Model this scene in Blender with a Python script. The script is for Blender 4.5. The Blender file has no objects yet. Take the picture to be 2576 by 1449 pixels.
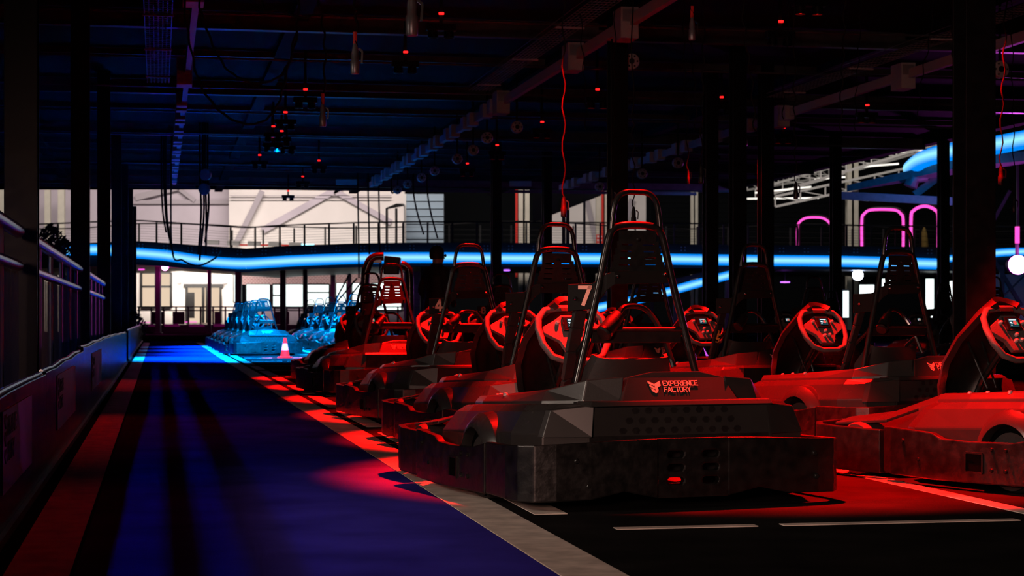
import bpy, bmesh, math, random
from mathutils import Vector, Matrix
random.seed(7)
S = bpy.context.scene
COL = S.collection

# ------------------------------------------------------------------ camera
F, CH, HZ = 4600.0, 0.76, 801.0            # focal length in pixels of 2576x1449, eye height, horizon row
cam_d = bpy.data.cameras.new('camera'); cam = bpy.data.objects.new('camera', cam_d); COL.objects.link(cam)
cam.location = (0, 0, CH); cam.rotation_euler = (math.pi/2, 0, 0)
cam_d.sensor_width = 36; cam_d.lens = 36*F/2576; cam_d.shift_y = (HZ-724.5)/2576
cam_d.clip_end = 400; cam_d.clip_start = 0.05
cam_d.dof.use_dof = True; cam_d.dof.focus_distance = 8.6; cam_d.dof.aperture_fstop = 8
S.camera = cam
S.view_settings.view_transform = 'Standard'; S.view_settings.look = 'None'
S.view_settings.gamma = 1; S.view_settings.use_curve_mapping = False; S.view_settings.exposure = 0
S.cycles.use_denoising = True
S.cycles.sample_clamp_indirect = 4
S.cycles.max_bounces = 3; S.cycles.diffuse_bounces = 2; S.cycles.glossy_bounces = 2; S.cycles.transparent_max_bounces = 8
S.cycles.caustics_reflective = False; S.cycles.caustics_refractive = False
S.cycles.use_adaptive_sampling = True; S.cycles.adaptive_threshold = .055; S.cycles.adaptive_min_samples = 16
# ------------------------------------------------------------------ world: a dark hall with a trace of grey
w = bpy.data.worlds.new('world'); S.world = w; w.use_nodes = True
w.node_tree.nodes['Background'].inputs[0].default_value = (.0026, .0031, .0036, 1)
w.node_tree.nodes['Background'].inputs[1].default_value = 1.0

TH = math.radians(10.95)                     # the pit lane runs this far left of the view axis
U = Vector((-math.sin(TH), math.cos(TH), 0)); V = Vector((math.cos(TH), math.sin(TH), 0))
def LW(t, s, z=0.0): return V*t + U*s + Vector((0, 0, z))   # across the lane, along it, height
def P(x, y, d): return Vector(((x-1288)/F*d, d, CH+(HZ-y)/F*d))
RZ_LANE = TH                                  # rotation that takes local +y to U

# ------------------------------------------------------------------ lights
def light(kind, name, loc, color, power, target=None, **kw):
    L = bpy.data.lights.new(name, kind); L.color = color; L.energy = power
    for k, v in kw.items(): setattr(L, k, v)
    o = bpy.data.objects.new(name, L); COL.objects.link(o); o.location = loc
    if target is not None:
        o.rotation_euler = (Vector(target)-Vector(loc)).to_track_quat('-Z', 'Y').to_euler()
    return o
RED = (1, .0015, .001); BLUE = (.02, .24, 1); CYAN = (.0, .42, 1)
red_spots = [(2.7, 8.6, 14000, 55), (3.0, 11.3, 11500, 55), (3.0, 14.2, 10500, 55), (3.1, 17.2, 8500, 55), (3.1, 20.2, 8000, 55), (3.1, 23.2, 5500, 55), (6.2, 9.6, 9000, 60), (6.3, 14, 6500, 66), (7.0, 20.0, 4500, 84), (8.5, 27.0, 3500, 84)]
for t, s, p, a in red_spots:
    light('SPOT', 'red_wash_and_cone_light', LW(t, s, 3.86), RED, p, LW(t, s, 0), spot_size=math.radians(a), spot_blend=.35, shadow_soft_size=.05)
blue_spots = [(2.4, 35.0, 14000), (3.4, 39.5, 14000), (3.4, 44, 14000), (3.4, 49, 14000)]
for t, s, p in blue_spots:
    light('SPOT', 'blue_wash_light', LW(t, s, 3.86), (.0, .27, 1), p, LW(t, s, 0), spot_size=math.radians(92), spot_blend=.6, shadow_soft_size=.06)
light('SPOT', 'blue_wash_light', LW(2.0, 32.6, 3.86), (.0, .30, 1), 26000, LW(3.2, 39.5, .3), spot_size=math.radians(40), spot_blend=.5, shadow_soft_size=.06)
# warm daylight that comes in low from the open left side, and an added warm fill behind the camera
light('AREA', 'warm_daylight_and_fill', (-6.6, 4.3, 3.3), (1, .80, .66), 14, (0.3, 7.3, .2), size=1.4, size_y=1.0, shape='RECTANGLE', spread=math.radians(46))
light('AREA', 'warm_daylight_and_fill', LW(-6.6, 11.5, 3.3), (1, .80, .66), 6, LW(1.6, 14.0, .2), size=1.6, size_y=1.0, shape='RECTANGLE', spread=math.radians(50))
light('AREA', 'warm_daylight_and_fill', (-2.6, -4.0, 2.0), (1, .56, .45), 30, (0.6, 7.4, .5), size=1.6, size_y=1.0, shape='RECTANGLE', spread=math.radians(40))  # unseen fill added for the rear logo, digits and near stripe
for s_, p_ in ((7.6, 22), (22.0, 90)): light('SPOT', 'red_lane_light_and_fill', LW(-.2, s_, 3.9), RED, p_, LW(-.35, s_-.6, 0), spot_size=math.radians(60), spot_blend=.9, shadow_soft_size=.1)  # weak red spots added to brighten the left stripe
light('SPOT', 'red_lane_light_and_fill', LW(-.2, 14.5, 3.9), RED, 80, LW(-.35, 12.8, 0), spot_size=math.radians(62), spot_blend=.8, shadow_soft_size=.1)
light('SPOT', 'red_wash_and_cone_light', LW(2.2, 33.4, 3.86), RED, 4500, Vector(((717-1288)/F*35.3, 35.3, .15)), spot_size=math.radians(13), spot_blend=.3, shadow_soft_size=.05)  # narrow red spot added to redden the cone
# daylight of the tall hall behind, on its white walls
light('AREA', 'hall_daylight', P(640, -150, 84), (1, .88, .83), 2300, P(640, 560, 106), size=26, size_y=3, shape='RECTANGLE', spread=math.radians(90))
light('AREA', 'hall_daylight', P(2050, -300, 80), (1, .92, .85), 700, P(2050, 450, 100), size=24, size_y=3, shape='RECTANGLE', spread=math.radians(80))
light('POINT', 'magenta_lamp_light', P(415, 672, 86.5), (1, .02, .55), 450, shadow_soft_size=.2)
light('POINT', 'magenta_lamp_light', P(2561, 666, 49.4), (.9, .10, 1), 500, shadow_soft_size=.25)
light('POINT', 'white_blue_lamp_light', P(2158, 692, 87.5), (.35, .5, 1), 110, shadow_soft_size=.2)

# ------------------------------------------------------------------ mesh helper
def link(o, parent=None):
    COL.objects.link(o)
    if parent is not None: o.parent = parent
    return o
class MB:
    def __init__(s): s.v = []; s.f = []
    def add(s, vs, fs):
        b = len(s.v); s.v += [tuple(v) for v in vs]; s.f += [tuple(b+i for i in f) for f in fs]; return s
    def box(s, x0, x1, y0, y1, z0, z1):
        return s.add([(x0,y0,z0),(x1,y0,z0),(x1,y1,z0),(x0,y1,z0),(x0,y0,z1),(x1,y0,z1),(x1,y1,z1),(x0,y1,z1)],
                     [(3,2,1,0),(4,5,6,7),(0,1,5,4),(1,2,6,5),(2,3,7,6),(3,0,4,7)])
    def bar(s, a, b, wx, wz, up=(0,0,1)):       # square bar from a to b
        a = Vector(a); b = Vector(b); d = (b-a).normalized(); up = Vector(up)
        if abs(d.dot(up)) > .98: up = Vector((0,1,0)) if abs(d.y) < .9 else Vector((1,0,0))
        x = d.cross(up).normalized(); z = x.cross(d)
        c = [(-1,-1),(1,-1),(1,1),(-1,1)]
        vs = [a+x*(i*wx/2)+z*(j*wz/2) for i,j in c]+[b+x*(i*wx/2)+z*(j*wz/2) for i,j in c]
        return s.add(vs, [(0,1,2,3),(7,6,5,4),(0,4,5,1),(1,5,6,2),(2,6,7,3),(3,7,4,0)])
    def tube(s, pts, r, n=8, closed=False):
        pts = [Vector(p) for p in pts]; m = len(pts)
        rs = r if isinstance(r, (list, tuple)) else [r]*m
        tang = []
        for i in range(m):
            if closed: d = pts[(i+1) % m]-pts[i-1]
            else: d = pts[min(i+1, m-1)]-pts[max(i-1, 0)]
            tang.append(d.normalized())
        t0 = tang[0]; nrm = t0.orthogonal().normalized(); vs = []
        for i in range(m):
            t = tang[i]; nrm = (nrm-t*nrm.dot(t)).normalized(); bn = t.cross(nrm)
            for k in range(n):
                a = 2*math.pi*k/n; vs.append(pts[i]+(nrm*math.cos(a)+bn*math.sin(a))*rs[i])
        fs = []
        for i in range(m if closed else m-1):
            j = (i+1) % m
            for k in range(n): fs.append((i*n+k, i*n+(k+1) % n, j*n+(k+1) % n, j*n+k))
        if not closed: fs += [tuple(reversed(range(n))), tuple(range((m-1)*n, m*n))]
        return s.add(vs, fs)
    def loft(s, loops, caps=True):
        n = len(loops[0]); vs = [p for l in loops for p in l]; fs = []
        for i in range(len(loops)-1):
            for k in range(n): fs.append((i*n+k, i*n+(k+1) % n, (i+1)*n+(k+1) % n, (i+1)*n+k))
        if caps: fs += [tuple(reversed(range(n))), tuple(range((len(loops)-1)*n, len(loops)*n))]
        return s.add(vs, fs)
    def band(s, path, th):                      # upright strip of thickness th along (x, y, z0, z1)
        m = len(path); loops = []
        for i in range(m):
            a = path[max(i-1, 0)]; b = path[min(i+1, m-1)]
            d = Vector((b[0]-a[0], b[1]-a[1])).normalized(); nx, ny = -d.y, d.x
            x, y, z0, z1 = path[i]
            loops.append([(x-nx*th/2, y-ny*th/2, z0), (x+nx*th/2, y+ny*th/2, z0), (x+nx*th/2, y+ny*th/2, z1), (x-nx*th/2, y-ny*th/2, z1)])
        return s.loft(loops)
    def lathe(s, prof, n=20, axis='z', c=(0,0,0)):   # profile of (radius, height)
        loops = []
        for r, h in prof:
            l = []
            for k in range(n):
                a = 2*math.pi*k/n; x, y = r*math.cos(a), r*math.sin(a)
                p = {'z': (x, y, h), 'x': (h, x, y), 'y': (y, h, x)}[axis]
                l.append((p[0]+c[0], p[1]+c[1], p[2]+c[2]))
            loops.append(l)
        return s.loft(loops)
    def plate(s, cells, th, org, ex, ez, en):   # perforated plate: cells of (x0,x1,z0,z1, hole polygon or None)
        org, ex, ez, en = map(Vector, (org, ex, ez, en))
        def w_(x, z, k): return org+ex*x+ez*z+en*k
        for x0, x1, z0, z1, hole in cells:
            if hole is None:
                q = [(x0,z0),(x1,z0),(x1,z1),(x0,z1)]
                s.add([w_(x,z,0) for x,z in q]+[w_(x,z,-th) for x,z in q], [(0,1,2,3),(7,6,5,4)])
                continue
            n = len(hole); xm = (x0+x1)/2; zm = (z0+z1)/2
            out = []
            for x, z in hole:
                dx, dz = x-xm, z-zm
                hw = max(abs(p[0]-xm) for p in hole); hh = max(abs(p[1]-zm) for p in hole)
                if abs(abs(dx)-hw) < 1e-6 and abs(dz) < hh*.3: out.append((x0 if dx < 0 else x1, zm+dz))
                else: out.append((x0 if dx < 0 else x1, z0 if dz < 0 else z1))
            vs = [w_(x,z,0) for x,z in out]+[w_(x,z,0) for x,z in hole]+[w_(x,z,-th) for x,z in hole]
            fs = []
            for k in range(n):
                j = (k+1) % n
                if out[k] != out[j]: fs.append((k, j, n+j, n+k))
                else: fs.append((k, n+j, n+k))
                fs.append((n+k, n+j, 2*n+j, 2*n+k))
            s.add(vs, fs)
        return s
    def mesh(s, name, mat, smooth=False, bevel=0, seg=2, fix=True):
        me = bpy.data.meshes.new(name); me.from_pydata(s.v, [], s.f)
        bm = bmesh.new(); bm.from_mesh(me)
        if fix: bmesh.ops.recalc_face_normals(bm, faces=bm.faces)
        if bevel:
            ed = [e for e in bm.edges if len(e.link_faces) == 2 and e.calc_face_angle(0) > .45]
            bmesh.ops.bevel(bm, geom=ed, offset=bevel, segments=seg, profile=.6, affect='EDGES', clamp_overlap=True)
        bm.to_mesh(me); bm.free()
        if mat is not None: me.materials.append(mat)
        if smooth:
            me.polygons.foreach_set('use_smooth', [True]*len(me.polygons)); me.set_sharp_from_angle(angle=math.radians(38))
        me.update(); return me
    def obj(s, name, mat, parent=None, **kw):
        return link(bpy.data.objects.new(name, s.mesh(name, mat, **kw)), parent)
def tag(o, label=None, cat=None, group=None, kind=None):
    if label: o['label'] = label
    if cat: o['category'] = cat
    if group: o['group'] = group
    if kind: o['kind'] = kind
    return o
def empty(name, loc=(0,0,0), rz=0.0):
    e = bpy.data.objects.new(name, None); COL.objects.link(e); e.location = loc; e.rotation_euler = (0,0,rz); e.empty_display_size = .1
    return e
ORD = ['first','second','third','fourth','fifth','sixth','seventh','eighth','ninth','tenth','eleventh','twelfth','thirteenth','fourteenth','fifteenth','sixteenth']
def smooth_path(pts, n=6):                      # Catmull-Rom through points
    pts = [Vector(p) for p in pts]; out = []
    for i in range(len(pts)-1):
        p0 = pts[max(i-1,0)]; p1 = pts[i]; p2 = pts[i+1]; p3 = pts[min(i+2, len(pts)-1)]
        for k in range(n):
            t = k/n; out.append(.5*((2*p1)+(p2-p0)*t+(2*p0-5*p1+4*p2-p3)*t*t+(3*p1-p0-3*p2+p3)*t**3))
    out.append(pts[-1]); return out

# ------------------------------------------------------------------ materials
M = {}
def mat(name, col, rough=.5, metal=0.0, noise=None, bump=None, spec=.5, emit=None, emit_str=0, coat=0):
    m = bpy.data.materials.new(name); m.use_nodes = True; nt = m.node_tree; b = nt.nodes['Principled BSDF']
    b.inputs['Base Color'].default_value = (*col, 1); b.inputs['Roughness'].default_value = rough
    b.inputs['Metallic'].default_value = metal; b.inputs['Specular IOR Level'].default_value = spec
    b.inputs['Coat Weight'].default_value = coat; b.inputs['Coat Roughness'].default_value = .12
    if emit: b.inputs['Emission Color'].default_value = (*emit, 1); b.inputs['Emission Strength'].default_value = emit_str
    tc = nt.nodes.new('ShaderNodeTexCoord')
    if noise:                                   # (scale, amount, roughness amount)
        n = nt.nodes.new('ShaderNodeTexNoise'); n.inputs['Scale'].default_value = noise[0]; n.inputs['Detail'].default_value = 5
        nt.links.new(tc.outputs['Object'], n.inputs['Vector'])
        r = nt.nodes.new('ShaderNodeValToRGB'); a = noise[1]
        r.color_ramp.elements[0].position = .3; r.color_ramp.elements[1].position = .72
        r.color_ramp.elements[0].color = tuple(c*(1-a) for c in col)+(1,); r.color_ramp.elements[1].color = tuple(min(1, c*(1+a)) for c in col)+(1,)
        nt.links.new(n.outputs['Fac'], r.inputs['Fac']); nt.links.new(r.outputs['Color'], b.inputs['Base Color'])
        if len(noise) > 2:
            mr = nt.nodes.new('ShaderNodeMapRange'); mr.inputs['To Min'].default_value = max(.03, rough-noise[2]); mr.inputs['To Max'].default_value = rough+noise[2]
            nt.links.new(n.outputs['Fac'], mr.inputs['Value']); nt.links.new(mr.outputs['Result'], b.inputs['Roughness'])
    if bump:                                    # (scale, strength)
        n2 = nt.nodes.new('ShaderNodeTexNoise'); n2.inputs['Scale'].default_value = bump[0]; n2.inputs['Detail'].default_value = 4
        nt.links.new(tc.outputs['Object'], n2.inputs['Vector'])
        bp = nt.nodes.new('ShaderNodeBump'); bp.inputs['Strength'].default_value = bump[1]; bp.inputs['Distance'].default_value = .01
        nt.links.new(n2.outputs['Fac'], bp.inputs['Height']); nt.links.new(bp.outputs['Normal'], b.inputs['Normal'])
    M[name] = m; return m
def emis(name, col, strength):
    m = bpy.data.materials.new(name); m.use_nodes = True; nt = m.node_tree; nt.nodes.remove(nt.nodes['Principled BSDF'])
    e = nt.nodes.new('ShaderNodeEmission'); e.inputs[0].default_value = (*col, 1); e.inputs[1].default_value = strength
    nt.links.new(e.outputs[0], nt.nodes['Material Output'].inputs[0]); M[name] = m; return m
mat('asphalt', (.014,.0135,.0135), .62, noise=(3.0,.35,.08), bump=(220,.10), spec=0)
mat('lane_floor', (.045,.036,.34), .42, noise=(2.2,.3,.06), bump=(160,.05), spec=0)
mat('paint', (.62,.56,.50), .6, noise=(9,.28,.05), bump=(120,.05), spec=.1)
mat('body', (.022,.0215,.021), .27, noise=(6,.08,.02), spec=.42)
mat('body_flank', (.026,.0255,.025), .28, bump=(420,.07))
mat('plastic', (.006,.006,.006), .42, noise=(30,.3,.08), bump=(60,.05))
mat('bumper', (.005,.0048,.0047), .38, noise=(22,.5,.16), bump=(45,.14))
mat('tube_black', (.010,.010,.010), .22, spec=.6)
mat('plate', (.006,.006,.006), .7, spec=.15)
mat('rubber', (.014,.013,.013), .75, bump=(120,.1))
mat('seat', (.012,.012,.012), .6, bump=(80,.08))
mat('strap', (.010,.010,.011), .8, bump=(200,.2))
mat('grip', (.10,.095,.095), .45, bump=(200,.2))
mat('silver', (.45,.44,.43), .22, metal=1)
mat('steel_dark', (.005,.005,.006), .34, spec=.2, noise=(12,.3,.08))
mat('steel_beam', (.07,.073,.078), .38, noise=(8,.25,.06))
mat('button', (.35,.33,.33), .2, spec=.8)
mat('salmon', (1.0,.40,.30), .5)
mat('orange_print', (.95,.30,.05), .5)
mat('deck_dark', (.010,.010,.011), .55, noise=(3,.3,.05))
mat('ceiling_dark', (.006,.0065,.008), .8, spec=.1)
mat('galv', (.30,.31,.33), .35, metal=.6)
mat('redbox', (.42,.40,.40), .45)
mat('cable', (.004,.003,.003), .7, spec=.15, bump=(90,.1))
mat('white_wall', (.80,.74,.70), .8, noise=(.6,.05,.02))
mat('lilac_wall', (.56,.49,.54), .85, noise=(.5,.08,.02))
mat('brace', (.42,.37,.40), .7)  # grey-lilac shade tone for the shadow strips on the hall walls
mat('cream_steel', (.62,.58,.48), .6, noise=(2,.08,.02))
mat('white_steel', (.78,.76,.72), .55)
mat('siding', (.34,.44,.52), .6)
mat('dark_wall', (.004,.0045,.0055), .8, spec=.05)
mat('brick', (.24,.11,.10), .8, noise=(12,.2,.05))
mat('frame_black', (.012,.011,.011), .4)
mat('sign_red', (.75,.03,.02), .5)
mat('sign_white', (.85,.85,.85), .5)
mat('cone_red', (.85,.02,.012), .5)
mat('cone_white', (.85,.85,.85), .4)
mat('banner', (.24,.20,.25), .5, noise=(5,.15,.05))
mat('barrier', (.008,.008,.010), .25, noise=(3,.3,.05), spec=.025)
mat('hole_shade', (.0015,.0015,.0015), .9, spec=.02)  # near-black painted as the shade inside arch and pocket openings
mat('banner_ink', (.035,.025,.03), .6)
mat('rim_metal', (.55,.56,.58), .28, metal=1)
mat('net', (.14,.095,.06), .8)
mat('leaf', (.012,.02,.012), .7)
mat('jacket', (.012,.012,.013), .8)
mat('jeans', (.06,.10,.20), .85)
mat('skin', (.45,.28,.22), .5)
mat('hair', (.012,.010,.009), .7)
mat('screen_black', (.008,.009,.010), .12)
mat('tarp', (.62,.40,.10), .8)
mat('fence_mag', (.30,.24,.28), .6)
emis('screen_blue', (.012,.045,.06), 1.0)
emis('screen_white', (.8,.95,1), 1.2); emis('screen_red', (1,.12,.10), .9); emis('screen_green', (.15,.8,.25), .7)
emis('magenta_core', (1,.18,.80), 26); emis('violet_core', (.95,.25,1), 30); emis('white_blue_core', (.75,.85,1), 22)
emis('pink_neon', (1,.08,.55), 1.5)
emis('small_violet', (.45,.12,1), 2.2); emis('small_red', (1,.01,.01), 3); emis('small_green', (.05,1,.1), 2)
emis('small_cyan', (.3,.8,1), 3); emis('white_tube', (1,.95,.85), 1.3)
emis('red_lens', (1,.01,.005), 7)
emis('window_bright', (.86,1,.97), 1.8)
emis('window_beige', (.86,.66,.48), .95)
emis('window_sky', (.75,.85,1), 1.2)
emis('wall_lamp_glow', (1,.86,.66), 5)
emis('pink_line', (1,.1,.7), 1.2)
# neon tube: a frosted pipe, brightest along its outward belly, dimmer to its top and bottom seams
def neon(name, lo, hi, s_lo, s_hi):
    m = bpy.data.materials.new(name); m.use_nodes = True; nt = m.node_tree; nt.nodes.remove(nt.nodes['Principled BSDF'])
    g = nt.nodes.new('ShaderNodeNewGeometry'); sx = nt.nodes.new('ShaderNodeSeparateXYZ'); nt.links.new(g.outputs['Normal'], sx.inputs[0])
    ab = nt.nodes.new('ShaderNodeMath'); ab.operation = 'ABSOLUTE'; nt.links.new(sx.outputs['Z'], ab.inputs[0])
    cr = nt.nodes.new('ShaderNodeValToRGB'); e = cr.color_ramp.elements
    e[0].position = .05; e[0].color = (*[c*s_hi for c in hi], 1); e[1].position = .75; e[1].color = (*[c*s_lo for c in lo], 1)
    nt.links.new(ab.outputs[0], cr.inputs['Fac'])
    em = nt.nodes.new('ShaderNodeEmission'); em.inputs[1].default_value = 1.0
    nt.links.new(cr.outputs['Color'], em.inputs[0]); nt.links.new(em.outputs[0], nt.nodes['Material Output'].inputs[0]); M[name] = m
neon('neon_blue', (0,.26,1), (.34,.90,1.0), 1.0, 1.05)
neon('neon_side', (0,.09,1), (.02,.14,1.0), 12, 13.5)
neon('neon_side_far', (0,.12,1), (.02,.2,1.0), 14, 16)
# woven net: half open cloth
nm = M['net']; nt = nm.node_tree; pb = nt.nodes['Principled BSDF']
tr = nt.nodes.new('ShaderNodeBsdfTransparent'); mx = nt.nodes.new('ShaderNodeMixShader'); mx.inputs[0].default_value = .28
nt.links.new(tr.outputs[0], mx.inputs[1]); nt.links.new(pb.outputs[0], mx.inputs[2]); nt.links.new(mx.outputs[0], nt.nodes['Material Output'].inputs[0])
# brick courses for the distant brick band
def brick_mat():
    nt = M['brick'].node_tree; b = nt.nodes['Principled BSDF']; tc = nt.nodes.new('ShaderNodeTexCoord')
    mp = nt.nodes.new('ShaderNodeMapping'); mp.inputs['Rotation'].default_value = (math.pi/2, 0, 0); nt.links.new(tc.outputs['Object'], mp.inputs[0])
    t = nt.nodes.new('ShaderNodeTexBrick'); t.inputs['Color1'].default_value = (.26,.12,.11,1); t.inputs['Color2'].default_value = (.19,.09,.09,1); t.inputs['Mortar'].default_value = (.42,.30,.30,1)
    t.inputs['Scale'].default_value = 2.6; t.inputs['Mortar Size'].default_value = .05; nt.links.new(mp.outputs[0], t.inputs[0]); nt.links.new(t.outputs['Color'], b.inputs['Base Color'])
brick_mat()

# ------------------------------------------------------------------ stroke lettering
GL = {'E':[[(.6,1),(0,1),(0,0),(.6,0)],[(0,.5),(.52,.5)]], 'X':[[(0,1),(.62,0)],[(0,0),(.62,1)]], 'P':[[(0,0),(0,1),(.5,1),(.62,.88),(.62,.56),(.5,.45),(0,.45)]],
 'R':[[(0,0),(0,1),(.5,1),(.62,.88),(.62,.58),(.5,.46),(0,.46)],[(.36,.46),(.62,0)]], 'I':[[(.08,0),(.08,1)]], 'N':[[(0,0),(0,1),(.62,0),(.62,1)]],
 'C':[[(.62,1),(.12,1),(0,.88),(0,.12),(.12,0),(.62,0)]], 'F':[[(.6,1),(0,1),(0,0)],[(0,.5),(.5,.5)]], 'A':[[(0,0),(.3,1),(.36,1),(.66,0)],[(.12,.3),(.54,.3)]],
 'T':[[(0,1),(.66,1)],[(.33,1),(.33,0)]], 'O':[[(.12,0),(.5,0),(.62,.12),(.62,.88),(.5,1),(.12,1),(0,.88),(0,.12),(.12,0)]], 'Y':[[(0,1),(.33,.5),(.66,1)],[(.33,.5),(.33,0)]],
 'M':[[(0,0),(0,1),(.36,.4),(.72,1),(.72,0)]],
 '7':[[(0,1),(.6,1),(.22,0)]], '4':[[(.46,0),(.46,1),(.40,1),(0,.32),(0,.25),(.64,.25)]],
 '6':[[(.56,.8),(.5,.94),(.36,1),(.22,1),(.08,.9),(.04,.75),(.04,.2),(.12,.06),(.25,0),(.4,0),(.54,.08),(.6,.22),(.6,.4),(.52,.52),(.38,.56),(.2,.56),(.06,.46)]]}
def glyphs(mb, text, h, th, org, ex, ez, en, depth=.0015, gap=.22):
    org, ex, ez, en = map(Vector, (org, ex, ez, en)); x = 0
    for ch in text:
        if ch == ' ': x += .5*h; continue
        wd = max(p[0] for l in GL[ch] for p in l)
        for l in GL[ch]:
            for a, b in zip(l[:-1], l[1:]):
                A = Vector(a)*h; B = Vector(b)*h; d = (B-A).normalized(); A = A-d*th/2; B = B+d*th/2; n = Vector((-d.y, d.x))*th/2
                q = [A-n, B-n, B+n, A+n]
                vs = [org+ex*(x+p.x)+ez*p.y+en*k for k in (0, depth) for p in q]
                mb.add(vs, [(3,2,1,0),(4,5,6,7),(0,1,5,4),(1,2,6,5),(2,3,7,6),(3,0,4,7)])
        x += (wd+gap)*h
    return x

# ================================================================== the go-kart (origin: rear edge, on the ground; +y is forward)
def xf(mb, mtx):
    mb.v = [tuple(mtx @ Vector(p)) for p in mb.v]; return mb
def mirror(mb):
    mb.v = [(-x, y, z) for x, y, z in mb.v]; mb.f = [tuple(reversed(f)) for f in mb.f]; return mb
def solid(mb, th):
    me = bpy.data.meshes.new('tmp'); me.from_pydata(mb.v, [], mb.f); bm = bmesh.new(); bm.from_mesh(me)
    bmesh.ops.recalc_face_normals(bm, faces=bm.faces); bmesh.ops.solidify(bm, geom=list(bm.faces), thickness=th)
    out = MB(); bm.verts.ensure_lookup_table(); out.v = [tuple(v.co) for v in bm.verts]; out.f = [tuple(v.index for v in f.verts) for f in bm.faces]
    bm.free(); bpy.data.meshes.remove(me); return out
KP = []                                        # (name, mesh, parent index or None, flag)
def kp(name, mb, m, parent=None, flag=None, **kw):
    KP.append((name, mb.mesh(name, M[m], **kw), parent, flag)); return len(KP)-1
STUFF = {'bumper_bolt', 'pod_bolt', 'plate_bolt', 'screen_marks'}
def hexhole(cx, cz, rx, rz): return [(cx+rx, cz), (cx+rx*.5, cz+rz), (cx-rx*.5, cz+rz), (cx-rx, cz), (cx-rx*.5, cz-rz), (cx+rx*.5, cz-rz)]
def slothole(cx, cz, hw, hh, c): return [(cx+hw, cz-hh+c), (cx+hw, cz+hh-c), (cx+hw-c, cz+hh), (cx-hw+c, cz+hh), (cx-hw, cz+hh-c), (cx-hw, cz-hh+c), (cx-hw+c, cz-hh), (cx+hw-c, cz-hh)]

# chassis tray and frame rails
mb = MB(); mb.loft([[( -.42,.2,z),(-.5,.5,z),(-.5,1.3,z),(-.36,1.7,z),(-.3,1.95,z),(.3,1.95,z),(.36,1.7,z),(.5,1.3,z),(.5,.5,z),(.42,.2,z)] for z in (.05,.07)])
kp('floor_tray', mb, 'plastic')
for s in (-1, 1): kp('frame_rail', MB().tube([(s*.34,.22,.095),(s*.36,.8,.09),(s*.36,1.3,.09),(s*.24,1.62,.1),(s*.2,1.95,.12)], .017, 8), 'tube_black', smooth=True)
kp('axle', MB().tube([(-.5,1.66,.13),(.5,1.66,.13)], .018, 8), 'tube_black', smooth=True); kp('axle', MB().tube([(-.5,.62,.135),(.5,.62,.135)], .02, 8), 'tube_black', smooth=True)

# side pods
LP = [(-.40,.07),(-.585,.135),(-.655,.30),(-.665,.62),(-.66,.95),(-.635,1.24),(-.56,1.36),(-.36,1.40),(-.27,1.25),(-.26,.8),(-.27,.30),(-.40,.28)]
def pod(side):
    def ztop(y): return .42-.055*max(0, min(1, (y-.1)/1.25))
    def lvl(k):
        out = []
        for i, (x, y) in enumerate(LP):
            zt = ztop(y)
            if k == 0: out.append((x, y, .10))
            elif k == 1: out.append((x, y, zt-.115))
            elif k == 2:
                ins = .055 if i < 8 else 0
                out.append((x+ins*(.9 if 1 <= i <= 6 else .2), y-(.05 if 5 <= i <= 7 else 0)+(.012 if i <= 1 else 0), zt-.03))
            else:
                ins = .085 if i < 8 else 0
                out.append((x+ins*(.95 if 1 <= i <= 6 else .2), y-(.09 if 5 <= i <= 7 else 0)+(.02 if i <= 1 else 0), zt))
        return out
    m_ = MB().loft([lvl(0), lvl(1), lvl(2), lvl(3)])
    if side > 0: mirror(m_)
    i = kp('side_pod', m_, 'body', bevel=.007)
    # raised ledge with its textured flank
    LG = [(-.245,.125),(-.40,.17),(-.515,.34),(-.54,.62),(-.535,1.0),(-.48,1.25),(-.35,1.28),(-.30,1.0),(-.285,.36)]
    def zl(y): return .525-.075*min(1, max(0, (y-.12)/.28))-.045*min(1, max(0, (y-.4)/.8))
    m_ = MB().loft([[(x, y, ztop(y)-.02) for x, y in LG], [(x*.985, y, ztop(y)+.012) for x, y in LG], [(x*.93, y+.012, zl(y)) for x, y in LG]])
    if side > 0: mirror(m_)
    kp('pod_ledge', m_, 'body_flank', i, bevel=.005)
    # flared arch over the rear wheel
    m_ = MB(); cy, cz = .62, .155; loops = []
    for k in range(17):
        a = math.radians(-20+220*k/16); l = []
        for r, x in ((.140,-.668),(.148,-.712),(.172,-.705),(.208,-.668),(.214,-.60),(.15,-.60)):
            l.append((x, cy+math.cos(a)*r, cz+math.sin(a)*r))
        loops.append(l)
    m_.loft(loops)
    if side > 0: mirror(m_)
    kp('wheel_arch', m_, 'body', i, smooth=True)
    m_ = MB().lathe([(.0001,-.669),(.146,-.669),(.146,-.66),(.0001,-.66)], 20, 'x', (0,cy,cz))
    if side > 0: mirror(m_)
    kp('arch_shade_disc', m_, 'hole_shade', i)  # black disc painted as the shade inside the wheel arch
    m_ = MB()                                   # small bolts on the deck of the pod
    for bx, by in ((-.50,.78),(-.42,1.10),(-.46,.95)):
        m_.lathe([(.0001,zl(by)+.011),(.008,zl(by)+.010),(.011,zl(by)+.004),(.011,zl(by)-.005)], 8, 'z', (bx,by,0))
    if side > 0: mirror(m_)
    kp('pod_bolt', m_, 'button', i, smooth=True)
    return i
pod(-1); pod(1)
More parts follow.
